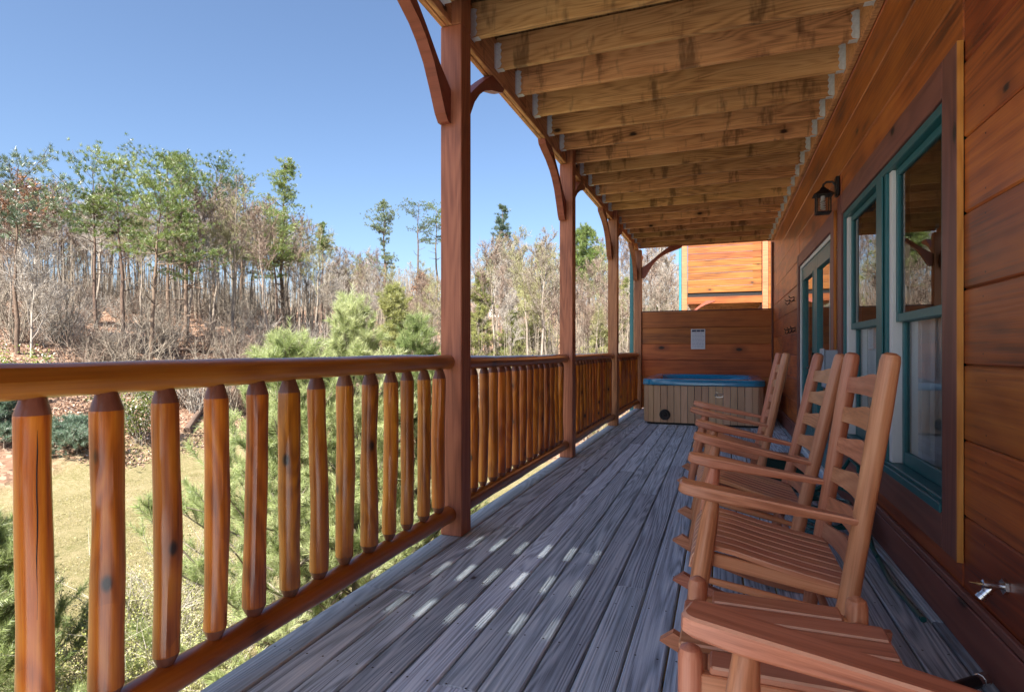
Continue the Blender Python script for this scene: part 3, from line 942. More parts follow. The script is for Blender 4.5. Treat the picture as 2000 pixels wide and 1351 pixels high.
sg = thing('notice_sign', 'small white notice with a dark header on the privacy wall', 'sign', (-0.425, PY - 0.019, 1.35))
mb = MB(); mb.box(-0.128, 0.128, -0.004, 0.0, -0.19, 0.19, 0.001)
part('panel', mb, M['sign_white'], sg)
mb = MB()
for (a, b) in ((-0.112, -0.033), (-0.028, 0.040), (0.045, 0.112)):
    mb.box(a, b, -0.0055, -0.0042, 0.137, 0.176)
part('header', mb, M['sign_navy'], sg)
mb = MB()
rs = random.Random(8)
for r_ in range(11):
    z = 0.115 - r_ * 0.0255
    x = -0.105
    while x < 0.09:
        w = rs.uniform(0.02, 0.06)
        mb.box(x, min(x + w, 0.108), -0.005, -0.0042, z - 0.007, z)
        x += w + 0.008
part('print', mb, M['sign_blue'], sg)

# ------------------------------------------------------------------ hot tub
tub = thing('hot_tub', 'hot tub with blue acrylic shell and brown panelled cabinet', 'hot tub', (-0.285, 10.08, 0.0))
HX, HY = 0.86, 1.06
def rrect(hx, hy, r, n=7):
    out = []
    for (sx, sy, a0) in ((1, -1, -90), (1, 1, 0), (-1, 1, 90), (-1, -1, 180)):
        for q in range(n + 1):
            a = R(a0 + 90 * q / n)
            out.append((sx * (hx - r) + r * math.cos(a), sy * (hy - r) + r * math.sin(a)))
    return out
# straight cabinet panels all round, rounded corners of narrow staves
def stave(x0, y0, x1, y1, nm='panel'):
    d = Vector((x1 - x0, y1 - y0, 0)); L = d.length - 0.005
    mb = MB(); mb.box(-L / 2, L / 2, -0.009, 0.009, 0.035, 0.598, 0.0035)
    part(nm, mb, M['spa_panel'], tub, ((x0 + x1) / 2, (y0 + y1) / 2, 0), (0, 0, math.atan2(d.y, d.x)))
RC = 0.16
nst = 14
for s in (-1, 1):
    for q in range(nst):
        a = -(HX - RC) + 2 * (HX - RC) * q / nst
        b = -(HX - RC) + 2 * (HX - RC) * (q + 1) / nst
        stave(a, s * HY, b, s * HY)
    for q in range(16):
        a = -(HY - RC) + 2 * (HY - RC) * q / 16
        b = -(HY - RC) + 2 * (HY - RC) * (q + 1) / 16
        stave(s * HX, a, s * HX, b)
    for sy in (-1, 1):
        for q in range(3):
            a0, a1 = R(90 * q / 3), R(90 * (q + 1) / 3)
            cx, cy = s * (HX - RC), sy * (HY - RC)
            stave(cx + s * RC * math.cos(a0), cy + sy * RC * math.sin(a0), cx + s * RC * math.cos(a1), cy + sy * RC * math.sin(a1))
mb = MB()
o = rrect(HX - 0.04, HY - 0.04, 0.12)
mb.prism(o, 'z', 0.0, 0.034)
part('base', mb, M['black'], tub)
mb = MB(); mb.prism(rrect(HX - 0.02, HY - 0.02, 0.15), 'z', 0.03, 0.10)
part('inner_frame', mb, M['black'], tub)
# shell: lip, rolled edge, basin
mb = MB()
rings = [(HX + 0.012, HY + 0.012, 0.19, 0.600), (HX + 0.030, HY + 0.030, 0.20, 0.612), (HX + 0.030, HY + 0.030, 0.21, 0.660), (HX + 0.018, HY + 0.018, 0.20, 0.690), (HX - 0.02, HY - 0.02, 0.22, 0.702),
         (HX - 0.09, HY - 0.11, 0.34, 0.700), (HX - 0.125, HY - 0.15, 0.42, 0.683), (HX - 0.15, HY - 0.18, 0.42, 0.62), (HX - 0.19, HY - 0.22, 0.40, 0.42), (HX - 0.30, HY - 0.34, 0.3, 0.40), (HX - 0.32, HY - 0.36, 0.28, 0.12)]
n0 = None
vs, fs = [], []
for (hx, hy, r_, z) in rings:
    loop = rrect(hx, hy, r_, 8)
    n0 = len(loop)
    vs += [(x, y, z) for x, y in loop]
for q in range(len(rings) - 1):
    for k in range(n0):
        fs.append((q * n0 + k, q * n0 + (k + 1) % n0, (q + 1) * n0 + (k + 1) % n0, (q + 1) * n0 + k))
fs.append(tuple(range((len(rings) - 1) * n0, len(rings) * n0)))
mb.add(vs, fs)
part('shell', mb, M['spa_shell'], tub, smooth=True, angle=50)
mb = MB()
mb.tube([(0, 0.002, 0), (0, -0.014, 0)], 0.082, 28)
mb.tube([(0.062 * math.cos(t_), -0.016, 0.062 * math.sin(t_)) for t_ in np.linspace(0, 2 * math.pi, 25)[:-1]], 0.016, 8, closed=True)
mb.tube([(0.02 * math.cos(t_), -0.018, 0.02 * math.sin(t_)) for t_ in np.linspace(0, 2 * math.pi, 13)[:-1]], 0.010, 6, closed=True)
part('vent', mb, M['black'], tub, (-0.535, -HY - 0.010, 0.155), smooth=True)
# oval badge with a swoosh and small mark above it
mb = MB()
mb.tube([(0.062 * math.cos(t_), 0, 0.026 * math.sin(t_)) for t_ in np.linspace(0.5, 2 * math.pi - 0.25, 26)], 0.0045, 6)
mb.tube([(-0.035, -0.001, 0.012), (-0.012, -0.001, -0.016), (0.0, -0.001, 0.008), (0.012, -0.001, -0.014), (0.026, -0.001, 0.014), (0.048, -0.001, -0.006)], 0.005, 6)
mb.box(-0.05, -0.012, -0.003, 0.0, 0.038, 0.046)
part('badge', mb, M['chrome'], tub, (0.245, -HY - 0.012, 0.465), smooth=True)

# ------------------------------------------------------------------ rocking chairs
CH = M['chair']
def lathe_z(mb, prof, n=16, at=(0, 0)):
    mb.tube([(at[0], at[1], z) for z, r_ in prof], [r_ for z, r_ in prof], n)
RR, RXC = 1.25, 0.10
def rock_z(x):
    return RR - math.sqrt(RR * RR - (x - RXC) ** 2)
parts = []
mb = MB(); lathe_z(mb, [(0.045, 0.022), (0.10, 0.026), (0.26, 0.031), (0.38, 0.031), (0.50, 0.029), (0.575, 0.022), (0.59, 0.020)])
FL = mb.mesh('front_leg', M['chair_z'], True, 40)
mb = MB(); lathe_z(mb, [(0.035, 0.022), (0.12, 0.026), (0.33, 0.0315), (0.36, 0.029), (0.60, 0.028), (0.95, 0.030), (1.105, 0.0275), (1.122, 0.024), (1.130, 0.012)], 18)
BP = mb.mesh('back_post', M['chair_z'], True, 35)
mb = MB()
xs = list(np.linspace(-0.31, 0.50, 22))
prof = [(x, rock_z(x)) for x in xs] + [(x, rock_z(x) + 0.052 - 0.02 * max(0, (x - 0.3) / 0.2)) for x in reversed(xs[1:])]
mb.prism(prof, 'y', -0.017, 0.017)
RK = mb.mesh('rocker', CH)
mb = MB()
armp = [(-0.325, -0.030), (-0.318, -0.044), (-0.30, -0.050), (-0.22, -0.048), (-0.08, -0.040), (0.06, -0.034), (0.12, -0.028), (0.18, -0.022), (0.205, -0.020)]
armp = [(x_, y_ * 0.88) for x_, y_ in armp]
armp = armp + [(x, -y if x < -0.1 else -y * 0.95) for x, y in reversed(armp)]
ao = armp
nA = len(ao)
def ring_at(z, s):
    return [(x + (0.006 if x < -0.3 else 0) * s, y * (1 - 0.12 * s), z) for x, y in ao]
def arm_low(x):
    return 0.028 * max(0.0, min(1.0, (x + 0.12) / 0.32)) ** 1.3
def ring_low(s, dz):
    return [(x + (0.006 if x < -0.3 else 0) * s, y * (1 - 0.12 * s), arm_low(x) * 0.55 + dz - 0.008 * max(0.0, 1 - abs(x + 0.2) / 0.14)) for x, y in ao]
vs = ring_low(1, 0.0) + ring_low(0, 0.006) + ring_at(0.029, 0) + ring_at(0.034, 1)
fs = [tuple(range(nA))[::-1], tuple(range(3 * nA, 4 * nA))]
for q in range(3):
    for k in range(nA):
        j = (k + 1) % nA
        fs.append((q * nA + k, q * nA + j, (q + 1) * nA + j, (q + 1) * nA + k))
mb.add(vs, fs)
mb.m = [0, 0] + [0] * (2 * nA) + [1] * nA
M['worn_soft'] = plain('softly_worn_edge', (0.70, 0.34, 0.20), 0.45, var=0.25)
AR = mb.mesh('arm', [CH, M['worn_soft']], True, 30)
mb = MB()
sp_ = [(0.222, 0.398), (0.10, 0.402), (-0.02, 0.410), (-0.12, 0.420), (-0.18, 0.421), (-0.215, 0.414), (-0.240, 0.396), (-0.252, 0.370), (-0.256, 0.330)]
th = 0.016
dn = []
for q, (x, z) in enumerate(sp_):
    x0, z0 = sp_[max(q - 1, 0)]; x1, z1 = sp_[min(q + 1, len(sp_) - 1)]
    t_ = Vector((x1 - x0, z1 - z0)).normalized()
    dn.append((x - t_.y * -th * -1 if False else x + (-t_.y) * -th * -1 * 0 + t_.y * -th, z + t_.x * th))
nS = len(sp_)
hw, ch = 0.0278, 0.0028
vs = []
for (x, z), (xd, zd) in zip(sp_, dn):
    ux, uz = (xd - x) / th * ch, (zd - z) / th * ch
    vs += [(x + ux, -hw, z + uz), (x, -hw + ch, z), (x, hw - ch, z), (x + ux, hw, z + uz), (xd, hw, zd), (xd, -hw, zd)]
for q in range(nS - 1):
    for k in range(6):
        j = (k + 1) % 6
        mb.add([], [])
        mb.f.append((q * 6 + k, q * 6 + j, (q + 1) * 6 + j, (q + 1) * 6 + k))
        mb.m.append(1 if k in (0, 2) else 0)
mb.v = vs
mb.f += [tuple(range(6))[::-1], tuple(range((nS - 1) * 6, nS * 6))]; mb.m += [0, 0]
M['worn'] = plain('worn_paint_edge', (0.72, 0.42, 0.27), 0.5, var=0.3)
SS = mb.mesh('seat_slat', [CH, M['worn']], True, 25)
def back_slat(h):
    mb = MB()
    N_ = 12
    f, bk = [], []
    vs = []
    for q in range(N_ + 1):
        y = -0.252 + 0.504 * q / N_
        u = y / 0.252
        bow = 0.030 * (1 - u * u)
        hump = 0.020 * (1 - abs(u)) ** 0.8 if abs(u) < 1 else 0
        zt = h / 2 + 0.026 * (math.exp(-(u / 0.55) ** 2) - math.exp(-(1 / 0.55) ** 2))
        zb = -h / 2 + 0.004 * (1 - u * u)
        for dx in (-0.007, 0.007):
            vs += [(bow + dx, y, zb), (bow + dx, y, zt)]
    fs = []
    for q in range(N_):
        o, p = q * 4, (q + 1) * 4
        fs += [(o, o + 1, p + 1, p), (o + 2, p + 2, p + 3, o + 3), (o + 1, o + 3, p + 3, p + 1), (o, p, p + 2, o + 2)]
    fs += [(0, 2, 3, 1), (N_ * 4, N_ * 4 + 1, N_ * 4 + 3, N_ * 4 + 2)]
    mb.add(vs, fs)
    return mb.mesh('back_slat', M['chair_y'], True, 40)
BS = back_slat(0.058)
def rung(L, r_=0.0125):
    mb = MB(); mb.tube([(-L / 2, 0, 0), (-L * 0.3, 0, 0), (0, 0, 0), (L * 0.3, 0, 0), (L / 2, 0, 0)], [r_ * 0.8, r_, r_ * 1.1, r_, r_ * 0.8], 10)
    return mb.mesh('stretcher', CH, True, 40)
RS, RF = rung(0.43), rung(0.55)
RL = MB(); RL.box(-0.20, 0.20, -0.014, 0.014, -0.022, 0.022, 0.004); RLm = RL.mesh('seat_rail', CH)
CHAIR_GROUP = 'terracotta rocking chairs lined up along the cabin wall'
def build_chair(label):
    t = thing('rocking_chair', label, 'rocking chair', group=CHAIR_GROUP)
    for s in (-1, 1):
        put('front_leg', FL, t, (-0.215, s * 0.272, 0))
        put('back_post', BP, t, (0.215, s * 0.272, 0))
        put('rocker', RK, t, (0, s * 0.272, 0))
        put('arm', AR, t, (0, s * 0.278, 0.585))
        put('stretcher', RS, t, (0, s * 0.272, 0.31))
        put('stretcher', RS, t, (0, s * 0.272, 0.19))
        put('seat_rail', RLm, t, (0.0, s * 0.238, 0.372))
    for z in (0.335, 0.20):
        put('stretcher', RF, t, (-0.215, 0, z), (0, 0, R(90)))
    put('stretcher', RF, t, (0.215, 0, 0.37), (0, 0, R(90)))
    put('stretcher', RF, t, (0.215, 0, 0.22), (0, 0, R(90)))
    for q in range(8):
        put('seat_slat', SS, t, (0, (q - 3.5) * 0.0645, 0))
    for z in (1.005, 0.89, 0.772, 0.654, 0.536, 0.43):
        put('back_slat', BS, t, (0.215, 0, z))
    return t
def place(t, x, y, tilt, yaw=0.0):
    a = R(tilt)
    zmin = min(-x_ * math.sin(a) + rock_z(x_) * math.cos(a) for x_ in np.linspace(-0.31, 0.5, 200))
    t.location = (x, y, -zmin + 0.001)
    t.rotation_euler = (Matrix.Rotation(R(yaw), 3, 'Z') @ Matrix.Rotation(a, 3, 'Y')).to_euler()
    return t
chairs = []
c1 = place(build_chair('rocking chair with its whole ladder back before the window, beside the slatted table'), 0.098, 2.275, 8.5, 0)
def chair_copy(label, *a):
    c = dup(c1)
    c['label'] = label
    return place(c, *a)
c2 = chair_copy('middle rocking chair of the row, its back before the blue-grey box', 0.05, 3.22, 12.5, 1.5)
c3 = chair_copy('rocking chair nearest the hot tub, its back seen almost edge-on', -0.02, 4.62, 11.7, 0)
c5 = chair_copy('nearest rocking chair, cut off at bottom right so only its broad arm shows', 0.145, 0.769, 4.0, -13.7)

# slatted side table between the two nearest chairs
tb = thing('side_table', 'low slatted terracotta side table with round-topped legs between the two nearest chairs', 'table', (0.14, 1.51, 0))
mb = MB(); lathe_z(mb, [(0.0, 0.019), (0.06, 0.024), (0.25, 0.0275), (0.455, 0.0265), (0.472, 0.022), (0.480, 0.010)], 16)
TL = mb.mesh('leg', M['chair_z'], True, 40)
for sx in (-0.205, 0.19):
    for sy in (-0.2, 0.2):
        put('leg', TL, tb, (sx, sy, 0))
for q in range(5):
    mb = MB()
    y = -0.172 + q * 0.086
    xa, xb = (-0.235, 0.232) if 0 < q < 4 else (-0.165, 0.15)
    mb.box(xa, xb, y - 0.0385, y + 0.0385, 0.425, 0.443, 0.004)
    sl = part('top_slat', mb, CH, tb)
    mb = MB()
    for s_ in (-1, 1):
        mb.add([(xa + 0.006, y + s_ * 0.0392, 0.4395), (xb - 0.006, y + s_ * 0.0392, 0.4395), (xb - 0.006, y + s_ * 0.0348, 0.4439), (xa + 0.006, y + s_ * 0.0348, 0.4439)], [(0, 1, 2, 3) if s_ < 0 else (3, 2, 1, 0)])
    part('worn_edge', mb, M['worn'], sl)
for sy in (-0.2, 0.2):
    mb = MB(); mb.box(-0.19, 0.175, sy - 0.012, sy + 0.012, 0.36, 0.4245, 0.003)
    part('apron', mb, CH, tb)
for sx in (-0.205, 0.19):
    mb = MB(); mb.box(sx - 0.012, sx + 0.012, -0.176, 0.176, 0.36, 0.4245, 0.003)
    part('apron', mb, CH, tb)
for q in range(4):
    mb = MB(); y = -0.135 + q * 0.09
    mb.box(-0.20, 0.185, y - 0.04, y + 0.04, 0.14, 0.155, 0.003)
    part('shelf_slat', mb, CH, tb)
for sy in (-0.2, 0.2):
    mb = MB(); mb.tube([(-0.205, sy, 0.125), (0.19, sy, 0.125)], 0.012, 10)
    part('stretcher', mb, CH, tb, smooth=True)

# ------------------------------------------------------------------ hose, box, hose end
rh = random.Random(12)
pts = []
for q in range(150):
    a = q * 0.27
    rr_ = 0.19 + 0.035 * math.sin(q * 0.11) + 0.02 * math.sin(q * 0.37)
    pts.append((0.60 + rr_ * 0.78 * math.cos(a), 4.05 + rr_ * 1.35 * math.sin(a), 0.018 + 0.0011 * q + 0.03 * (1 + math.sin(a * 1.5 + q * 0.05)) * (q / 150)))
pts += [(0.70, 4.2, 0.3), (0.78, 4.25, 0.42), (0.80, 4.1, 0.40), (0.78, 3.95, 0.22), (0.77, 3.6, 0.05), (0.76, 3.2, 0.016), (0.78, 2.8, 0.014)]
mb = MB(); mb.tube(pts, 0.0125, 8)
ho = part('garden_hose', mb, M['hose'], None, smooth=True)
tag(ho, 'loose coil of dark green garden hose on the floor behind the chairs', 'hose')
gb = thing('storage_box', 'low dark green plastic box on the floor beyond the middle rocking chair', 'box', (0.42, 5.16, 0.002))
mb = MB()
vs = [(sx * 0.20 * k, sy * 0.13 * k, z) for z, k in ((0, 0.9), (0.24, 1.0)) for sx, sy in ((-1, -1), (1, -1), (1, 1), (-1, 1))]
mb.add(vs, [(0, 3, 2, 1), (4, 5, 6, 7)] + [(q, (q + 1) % 4, 4 + (q + 1) % 4, 4 + q) for q in range(4)])
part('bin', mb, M['green_box'], gb)
mb = MB(); mb.box(-0.212, 0.212, -0.142, 0.142, 0.2405, 0.272, 0.008)
part('lid', mb, M['green_box'], gb)

he = thing('hose_end', 'green hose end with black grip and chrome coupling by the wall', 'hose', (0, 0, 0))
mb = MB(); mb.tube([(0.34, 1.86, 0.016), (0.48, 1.98, 0.014), (0.58, 2.10, 0.016), (0.66, 2.19, 0.022)], 0.0115, 10)
part('hose', mb, M['hose'], he, smooth=True)
mb = MB(); mb.tube([(0.655, 2.185, 0.023), (0.67, 2.20, 0.024), (0.74, 2.262, 0.027), (0.79, 2.305, 0.029)], [0.014, 0.0185, 0.021, 0.0195], 14)
part('grip', mb, M['black'], he, smooth=True)
mb = MB(); mb.tube([(0.789, 2.304, 0.029), (0.803, 2.316, 0.0295), (0.8035, 2.3165, 0.0295), (0.825, 2.335, 0.030)], [0.019, 0.019, 0.0215, 0.0215], 10)
part('coupling', mb, M['chrome'], he)

# ------------------------------------------------------------------ downspouts
def spout(name_label, x, y, z0, z1, mat):
    t = thing('downspout', name_label, 'downspout', (x, y, 0))
    mb = MB(); mb.box(-0.035, 0.035, -0.045, 0.045, z0, z1, 0.010)
    part('pipe', mb, mat, t)
    mb = MB()
    for z in (z0 + 0.6, (z0 + z1) / 2, z1 - 0.5):
        mb.box(-0.039, 0.039, -0.049, 0.049, z, z + 0.03, 0.003)
    part('strap', mb, mat, t)
    return t
spout('teal metal downspout standing against the last porch post', -1.68, 11.48, -3.4, 5.6, M['teal_light'])

# ------------------------------------------------------------------ neighbouring cabin beyond the privacy wall
nb = thing('neighbouring_cabin', 'sunlit orange plank cabin deck seen above the privacy wall', 'cabin', (0, 0, 0))
NX0, NX1, NY = -1.02, 1.13, 17.4
rn = random.Random(31)
z = 2.80
while z < 5.6:
    plank('siding_board', nb, M['siding_sun'], NX1 - NX0 - 0.18, 0.183, 0.03, ((NX0 + NX1) / 2, NY, z + 0.095), (R(90), 0, 0), 0.006)
    z += 0.19
for (xx, lab) in ((NX0, None), (NX1, None)):
    mb = MB(); mb.box(-0.075, 0.075, -0.075, 0.075, -4.5, 5.75, 0.006)
    part('post', mb, M['post'], nb, (xx, NY - 0.03, 0))
plank('beam', nb, M['siding_sun'], NX1 - NX0 - 0.152, 0.20, 0.06, ((NX0 + NX1) / 2, NY - 0.02, 2.585), (R(90), 0, 0), 0.004)
mb = MB(); mb.box(-0.002, 0.002, 0, 0, 0, 0) if False else None
mb = MB(); mb.box(NX0 + 0.08, NX1 - 0.08, NY + 0.06, NY + 8, 2.60, 2.68)
for q in range(18):
    yj = NY + 0.3 + q * 0.42
    mb.box(NX0 + 0.08, NX1 - 0.08, yj, yj + 0.04, 2.44, 2.5995)
part('deck_floor', mb, M['joist'], nb)
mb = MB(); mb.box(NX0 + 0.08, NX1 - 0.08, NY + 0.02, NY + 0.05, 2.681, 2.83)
part('slot_shade_strip', mb, M['black'], nb)  # black strip behind the slot, standing in for the shade inside it
b_ = put('brace', BR2, nb, (NX0 + 0.076, NY - 0.03, 1.98), (0, 0, R(-90)))
mb = MB(); mb.box(NX0 + 0.076, NX1 - 0.08, NY + 0.05, NY + 8, 5.65, 5.72)
part('deck_roof', mb, M['joist'], nb)
z = -3.8
while z < 6.0:
    plank('siding_board', nb, M['siding_sun'], 5.0, 0.286, 0.03, (NX1 + 0.085 + 2.5, NY - 0.05, z), (R(90), 0, 0), 0.006)
    z += 0.29
mb = MB(); mb.box(NX1 + 0.10, NX1 + 5.0, NY, NY + 9, -4.0, 6.0)
part('cabin_body', mb, M['siding_sun'], nb)
z = -0.7
while z < 1.95:
    plank('siding_board', nb, M['siding_sun'], NX1 - NX0 - 0.16, 0.287, 0.03, ((NX0 + NX1) / 2, NY + 0.0, z), (R(90), 0, 0), 0.006) if z < 1.2 else None
    z += 0.29
mb = MB()
vs = [(NX0 - 0.6, NY - 0.7, 5.9), (NX1 + 5.4, NY - 0.7, 5.9), (NX1 + 5.4, NY + 9.5, 5.9), (NX0 - 0.6, NY + 9.5, 5.9), (NX0 + 2.4, NY - 0.7, 8.3), (NX0 + 2.4, NY + 9.5, 8.3)]
mb.add(vs, [(0, 3, 2, 1), (0, 1, 4), (2, 3, 5), (0, 4, 5, 3), (1, 2, 5, 4)])
part('roof', mb, M['shingle'], nb)
spout('pale teal downspout at the corner of the sunlit neighbouring cabin', NX0 - 0.12, NY - 0.05, -3.8, 5.7, M['teal_light'])

# small white house far up the valley
hs = thing('far_house', 'tiny white house with a dark roof among the far trees', 'house', (-30.5, 78.0, G(-30.5, 78) - 0.3), (0, 0, R(25)))
hs.scale = (0.5, 0.5, 0.5)
mb = MB(); mb.box(-3.2, 3.2, -2.6, 2.6, 0, 2.7)
part('wall', mb, M['house_white'], hs)
mb = MB(); mb.prism([(-3.0, 2.65), (3.0, 2.65), (0, 4.3)], 'x', -3.5, 3.5)
part('roof', mb, M['shingle'], hs)
for x in (-1.9, 0.2, 2.0):
    mb = MB(); mb.box(x - 0.45, x + 0.45, -2.64, -2.601, 0.9, 2.1)
    part('window', mb, M['black'], hs)
# ------------------------------------------------------------------ plants
M['bark_pine'] = wood('pine_bark', (0.05, 0.035, 0.028), (0.15, 0.105, 0.08), (0.25, 0.18, 0.14), axis='z', rings=8, ring_amt=0.3, fine_amt=0.6, knot=None, rough=0.9, tone=(0.8, 1.2), bump=0.5, stretch=3)
M['bark_grey'] = wood('grey_bark', (0.08, 0.068, 0.058), (0.21, 0.18, 0.15), (0.34, 0.30, 0.26), axis='z', rings=5, ring_amt=0.3, fine_amt=0.5, knot=None, rough=0.9, tone=(0.65, 1.25), bump=0.3, stretch=3)
M['twig_green'] = plain('olive_twig', (0.23, 0.225, 0.115), 0.85, var=0.35, scale=2.0)
M['twig'] = plain('twig_bark', (0.215, 0.185, 0.150), 0.85, var=0.35, scale=2.0)
M['twig_pale'] = plain('pale_twig_bark', (0.33, 0.305, 0.275), 0.85, var=0.25, scale=2.0)
M['twig_red'] = plain('russet_twig', (0.20, 0.150, 0.120), 0.85, var=0.35, scale=2.0)
M['needle_pine'] = leafy('pine_needles', (0.045, 0.085, 0.02), (0.12, 0.185, 0.040), (0.23, 0.29, 0.08), 0.9, 0.3)
M['needle_blue'] = leafy('bluish_pine_needles', (0.03, 0.065, 0.045), (0.09, 0.145, 0.085), (0.17, 0.22, 0.11), 0.9, 0.3)
M['needle_white'] = leafy('white_pine_needles', (0.17, 0.24, 0.08), (0.35, 0.425, 0.18), (0.54, 0.58, 0.34), 2.5, 0.45)
M['needle_cedar'] = leafy('cedar_foliage', (0.15, 0.18, 0.055), (0.28, 0.30, 0.10), (0.40, 0.40, 0.18), 0.8, 0.35)
M['needle_hemlock'] = leafy('hemlock_foliage', (0.05, 0.09, 0.06), (0.12, 0.19, 0.13), (0.24, 0.32, 0.24), 2.0, 0.3)
M['leaf_broad'] = leafy('broad_evergreen_leaf', (0.06, 0.09, 0.015), (0.17, 0.22, 0.04), (0.33, 0.37, 0.09), 2.0, 0.3, spec=0.5)
M['leaf_spring'] = leafy('spring_leaf', (0.22, 0.25, 0.07), (0.38, 0.40, 0.14), (0.52, 0.52, 0.29), 2.0, 0.45)
M['leaf_brown'] = leafy('dead_oak_leaf', (0.14, 0.065, 0.035), (0.27, 0.13, 0.07), (0.36, 0.20, 0.11), 1.0, 0.3)
M['blade'] = leafy('grass_blade', (0.16, 0.15, 0.05), (0.26, 0.24, 0.10), (0.40, 0.35, 0.19), 0.7, 0.3)
M['litter'] = leafy('fallen_leaf', (0.14, 0.085, 0.06), (0.31, 0.20, 0.14), (0.50, 0.38, 0.29), 5.0, 0.1)

def unit(a):
    return a / np.maximum(np.linalg.norm(a, axis=-1, keepdims=True), 1e-9)
def spikes(base, dirs, L, w, rng):
    """one thin triangle per needle or twig"""
    n = len(base)
    side = unit(np.cross(dirs, rng.normal(size=(n, 3))))
    w = np.broadcast_to(np.asarray(w, float), (n,))[:, None]
    L = np.broadcast_to(np.asarray(L, float), (n,))[:, None]
    v = np.stack([base - side * w, base + side * w, base + dirs * L], 1).reshape(-1, 3)
    return v, np.arange(3 * n).reshape(-1, 3)
def diamonds(cen, L, w, rng, up=0.3):
    n = len(cen)
    d = unit(rng.normal(size=(n, 3)) + np.array([0, 0, up]))
    s = unit(np.cross(d, rng.normal(size=(n, 3))))
    L = np.broadcast_to(np.asarray(L, float), (n,))[:, None]
    w = np.broadcast_to(np.asarray(w, float), (n,))[:, None]
    v = np.stack([cen - d * L / 2, cen + s * w / 2, cen + d * L / 2, cen - s * w / 2], 1).reshape(-1, 3)
    k = np.arange(n)[:, None] * 4
    t = np.concatenate([k + np.array([[0, 1, 2]]), k + np.array([[0, 2, 3]])])
    return v, t
class Soup:
    def __init__(s):
        s.v, s.t, s.n = [], [], 0
    def add(s, v, t):
        s.v.append(v); s.t.append(t + s.n); s.n += len(v)
    def tube(s, P, r, n=4):
        """tapered tube through points P"""
        P = np.asarray(P, float)
        r = np.asarray(r, float)
        T_ = unit(np.gradient(P, axis=0))
        ref = np.array([0.31, 0.92, 0.21])
        U = unit(np.cross(T_, ref)); W = np.cross(T_, U)
        an = np.arange(n) * 2 * math.pi / n
        V = P[:, None] + (U[:, None] * np.cos(an)[None, :, None] + W[:, None] * np.sin(an)[None, :, None]) * r[:, None, None]
        m_ = len(P)
        i, k = np.meshgrid(np.arange(m_ - 1), np.arange(n), indexing='ij')
        a = (i * n + k).ravel(); b = (i * n + (k + 1) % n).ravel(); c = b + n; d = a + n
        s.add(V.reshape(-1, 3), np.concatenate([np.stack([a, b, c], 1), np.stack([a, c, d], 1)]))
    def mesh(s, name, mat, smooth=False):
        return raw_mesh(name, np.concatenate(s.v), np.concatenate(s.t), mat, smooth)

def trunk_path(rng, H, lean=0.0, wander=0.25, n=10):
    wander *= 0.5
    lean *= 0.6
    t = np.linspace(0, 1, n)
    a = rng.uniform(0, 6.283)
    off = np.cumsum(rng.normal(0, wander / n ** 0.5, (n, 2)), axis=0)
    off -= off[0]
    P = np.stack([off[:, 0] + math.cos(a) * lean * H * t ** 1.3, off[:, 1] + math.sin(a) * lean * H * t ** 1.3, H * t], 1)
    P[0, 2] = -0.5
    return P
def along(P, t):
    x = t * (len(P) - 1); i = min(int(x), len(P) - 2)
    return P[i] + (P[i + 1] - P[i]) * (x - i)

def bare_tree(seed, H, spread, nl=16, lean=0.05, r0=None, t0=0.42, twigs=13, tw=0.012):
    rng = np.random.default_rng(seed)
    r0 = r0 or 0.011 * H
    tr, cr = Soup(), Soup()
    P = trunk_path(rng, H, lean, H * 0.045)
    rad = r0 * (1 - np.linspace(0, 1, len(P)) ** 0.9 * 0.93)
    tr.tube(P, rad, 7)
    tb_, td, tl, twid = [], [], [], []
    def twig_cloud(Q, n, ln):
        for _ in range(n):
            t = rng.uniform(0.25, 1.0)
            b = along(Q, t)
            ax = unit(Q[-1] - Q[0])
            d = unit(ax * 0.8 + rng.normal(0, 0.55, 3) + np.array([0, 0, 0.35]))
            l = ln * rng.uniform(0.5, 1.2)
            tb_.append(b); td.append(d); tl.append(l); twid.append(tw)
            m_ = b + d * l * 0.45
            for _ in range(2):
                d2 = unit(d + rng.normal(0, 0.5, 3))
                tb_.append(m_); td.append(d2); tl.append(l * rng.uniform(0.4, 0.8)); twid.append(tw * 0.7)
    for k in range(nl):
        t = t0 + (0.97 - t0) * (k + rng.uniform(0, 1)) / nl
        p = along(P, t)
        az = k * 2.4 + rng.uniform(-0.5, 0.5)
        el = R(rng.uniform(35, 68))
        L = spread * (1.05 - 0.75 * (t - t0) / (1 - t0)) * rng.uniform(0.65, 1.15)
        d = np.array([math.cos(az) * math.cos(el), math.sin(az) * math.cos(el), math.sin(el)])
        q = [p]
        for s_ in range(5):
            d = unit(d + rng.normal(0, 0.16, 3) + np.array([0, 0, 0.10]))
            q.append(q[-1] + d * L / 5)
        q = np.array(q)
        rl = r0 * (1 - t * 0.85) * 0.5
        cr.tube(q, rl * (1 - np.linspace(0, 0.88, 6)), 4)
        for j in range(5):
            tj = rng.uniform(0.25, 0.98)
            b = along(q, tj)
            d2 = unit(unit(q[-1] - q[0]) + rng.normal(0, 0.6, 3) + np.array([0, 0, 0.3]))
            l2 = L * rng.uniform(0.25, 0.5)
            q2 = np.array([b, b + d2 * l2 * 0.5 + rng.normal(0, 0.05, 3), b + d2 * l2 + rng.normal(0, 0.1, 3) + np.array([0, 0, 0.1 * l2])])
            cr.tube(q2, rl * np.array([0.42, 0.28, 0.1]), 3)
            twig_cloud(q2, twigs, l2 * 0.75)
        twig_cloud(q[2:], twigs, L * 0.3)
    v, t = spikes(np.array(tb_), np.array(td), np.array(tl), np.array(twid), rng)
    cr.add(v, t)
    return tr, cr

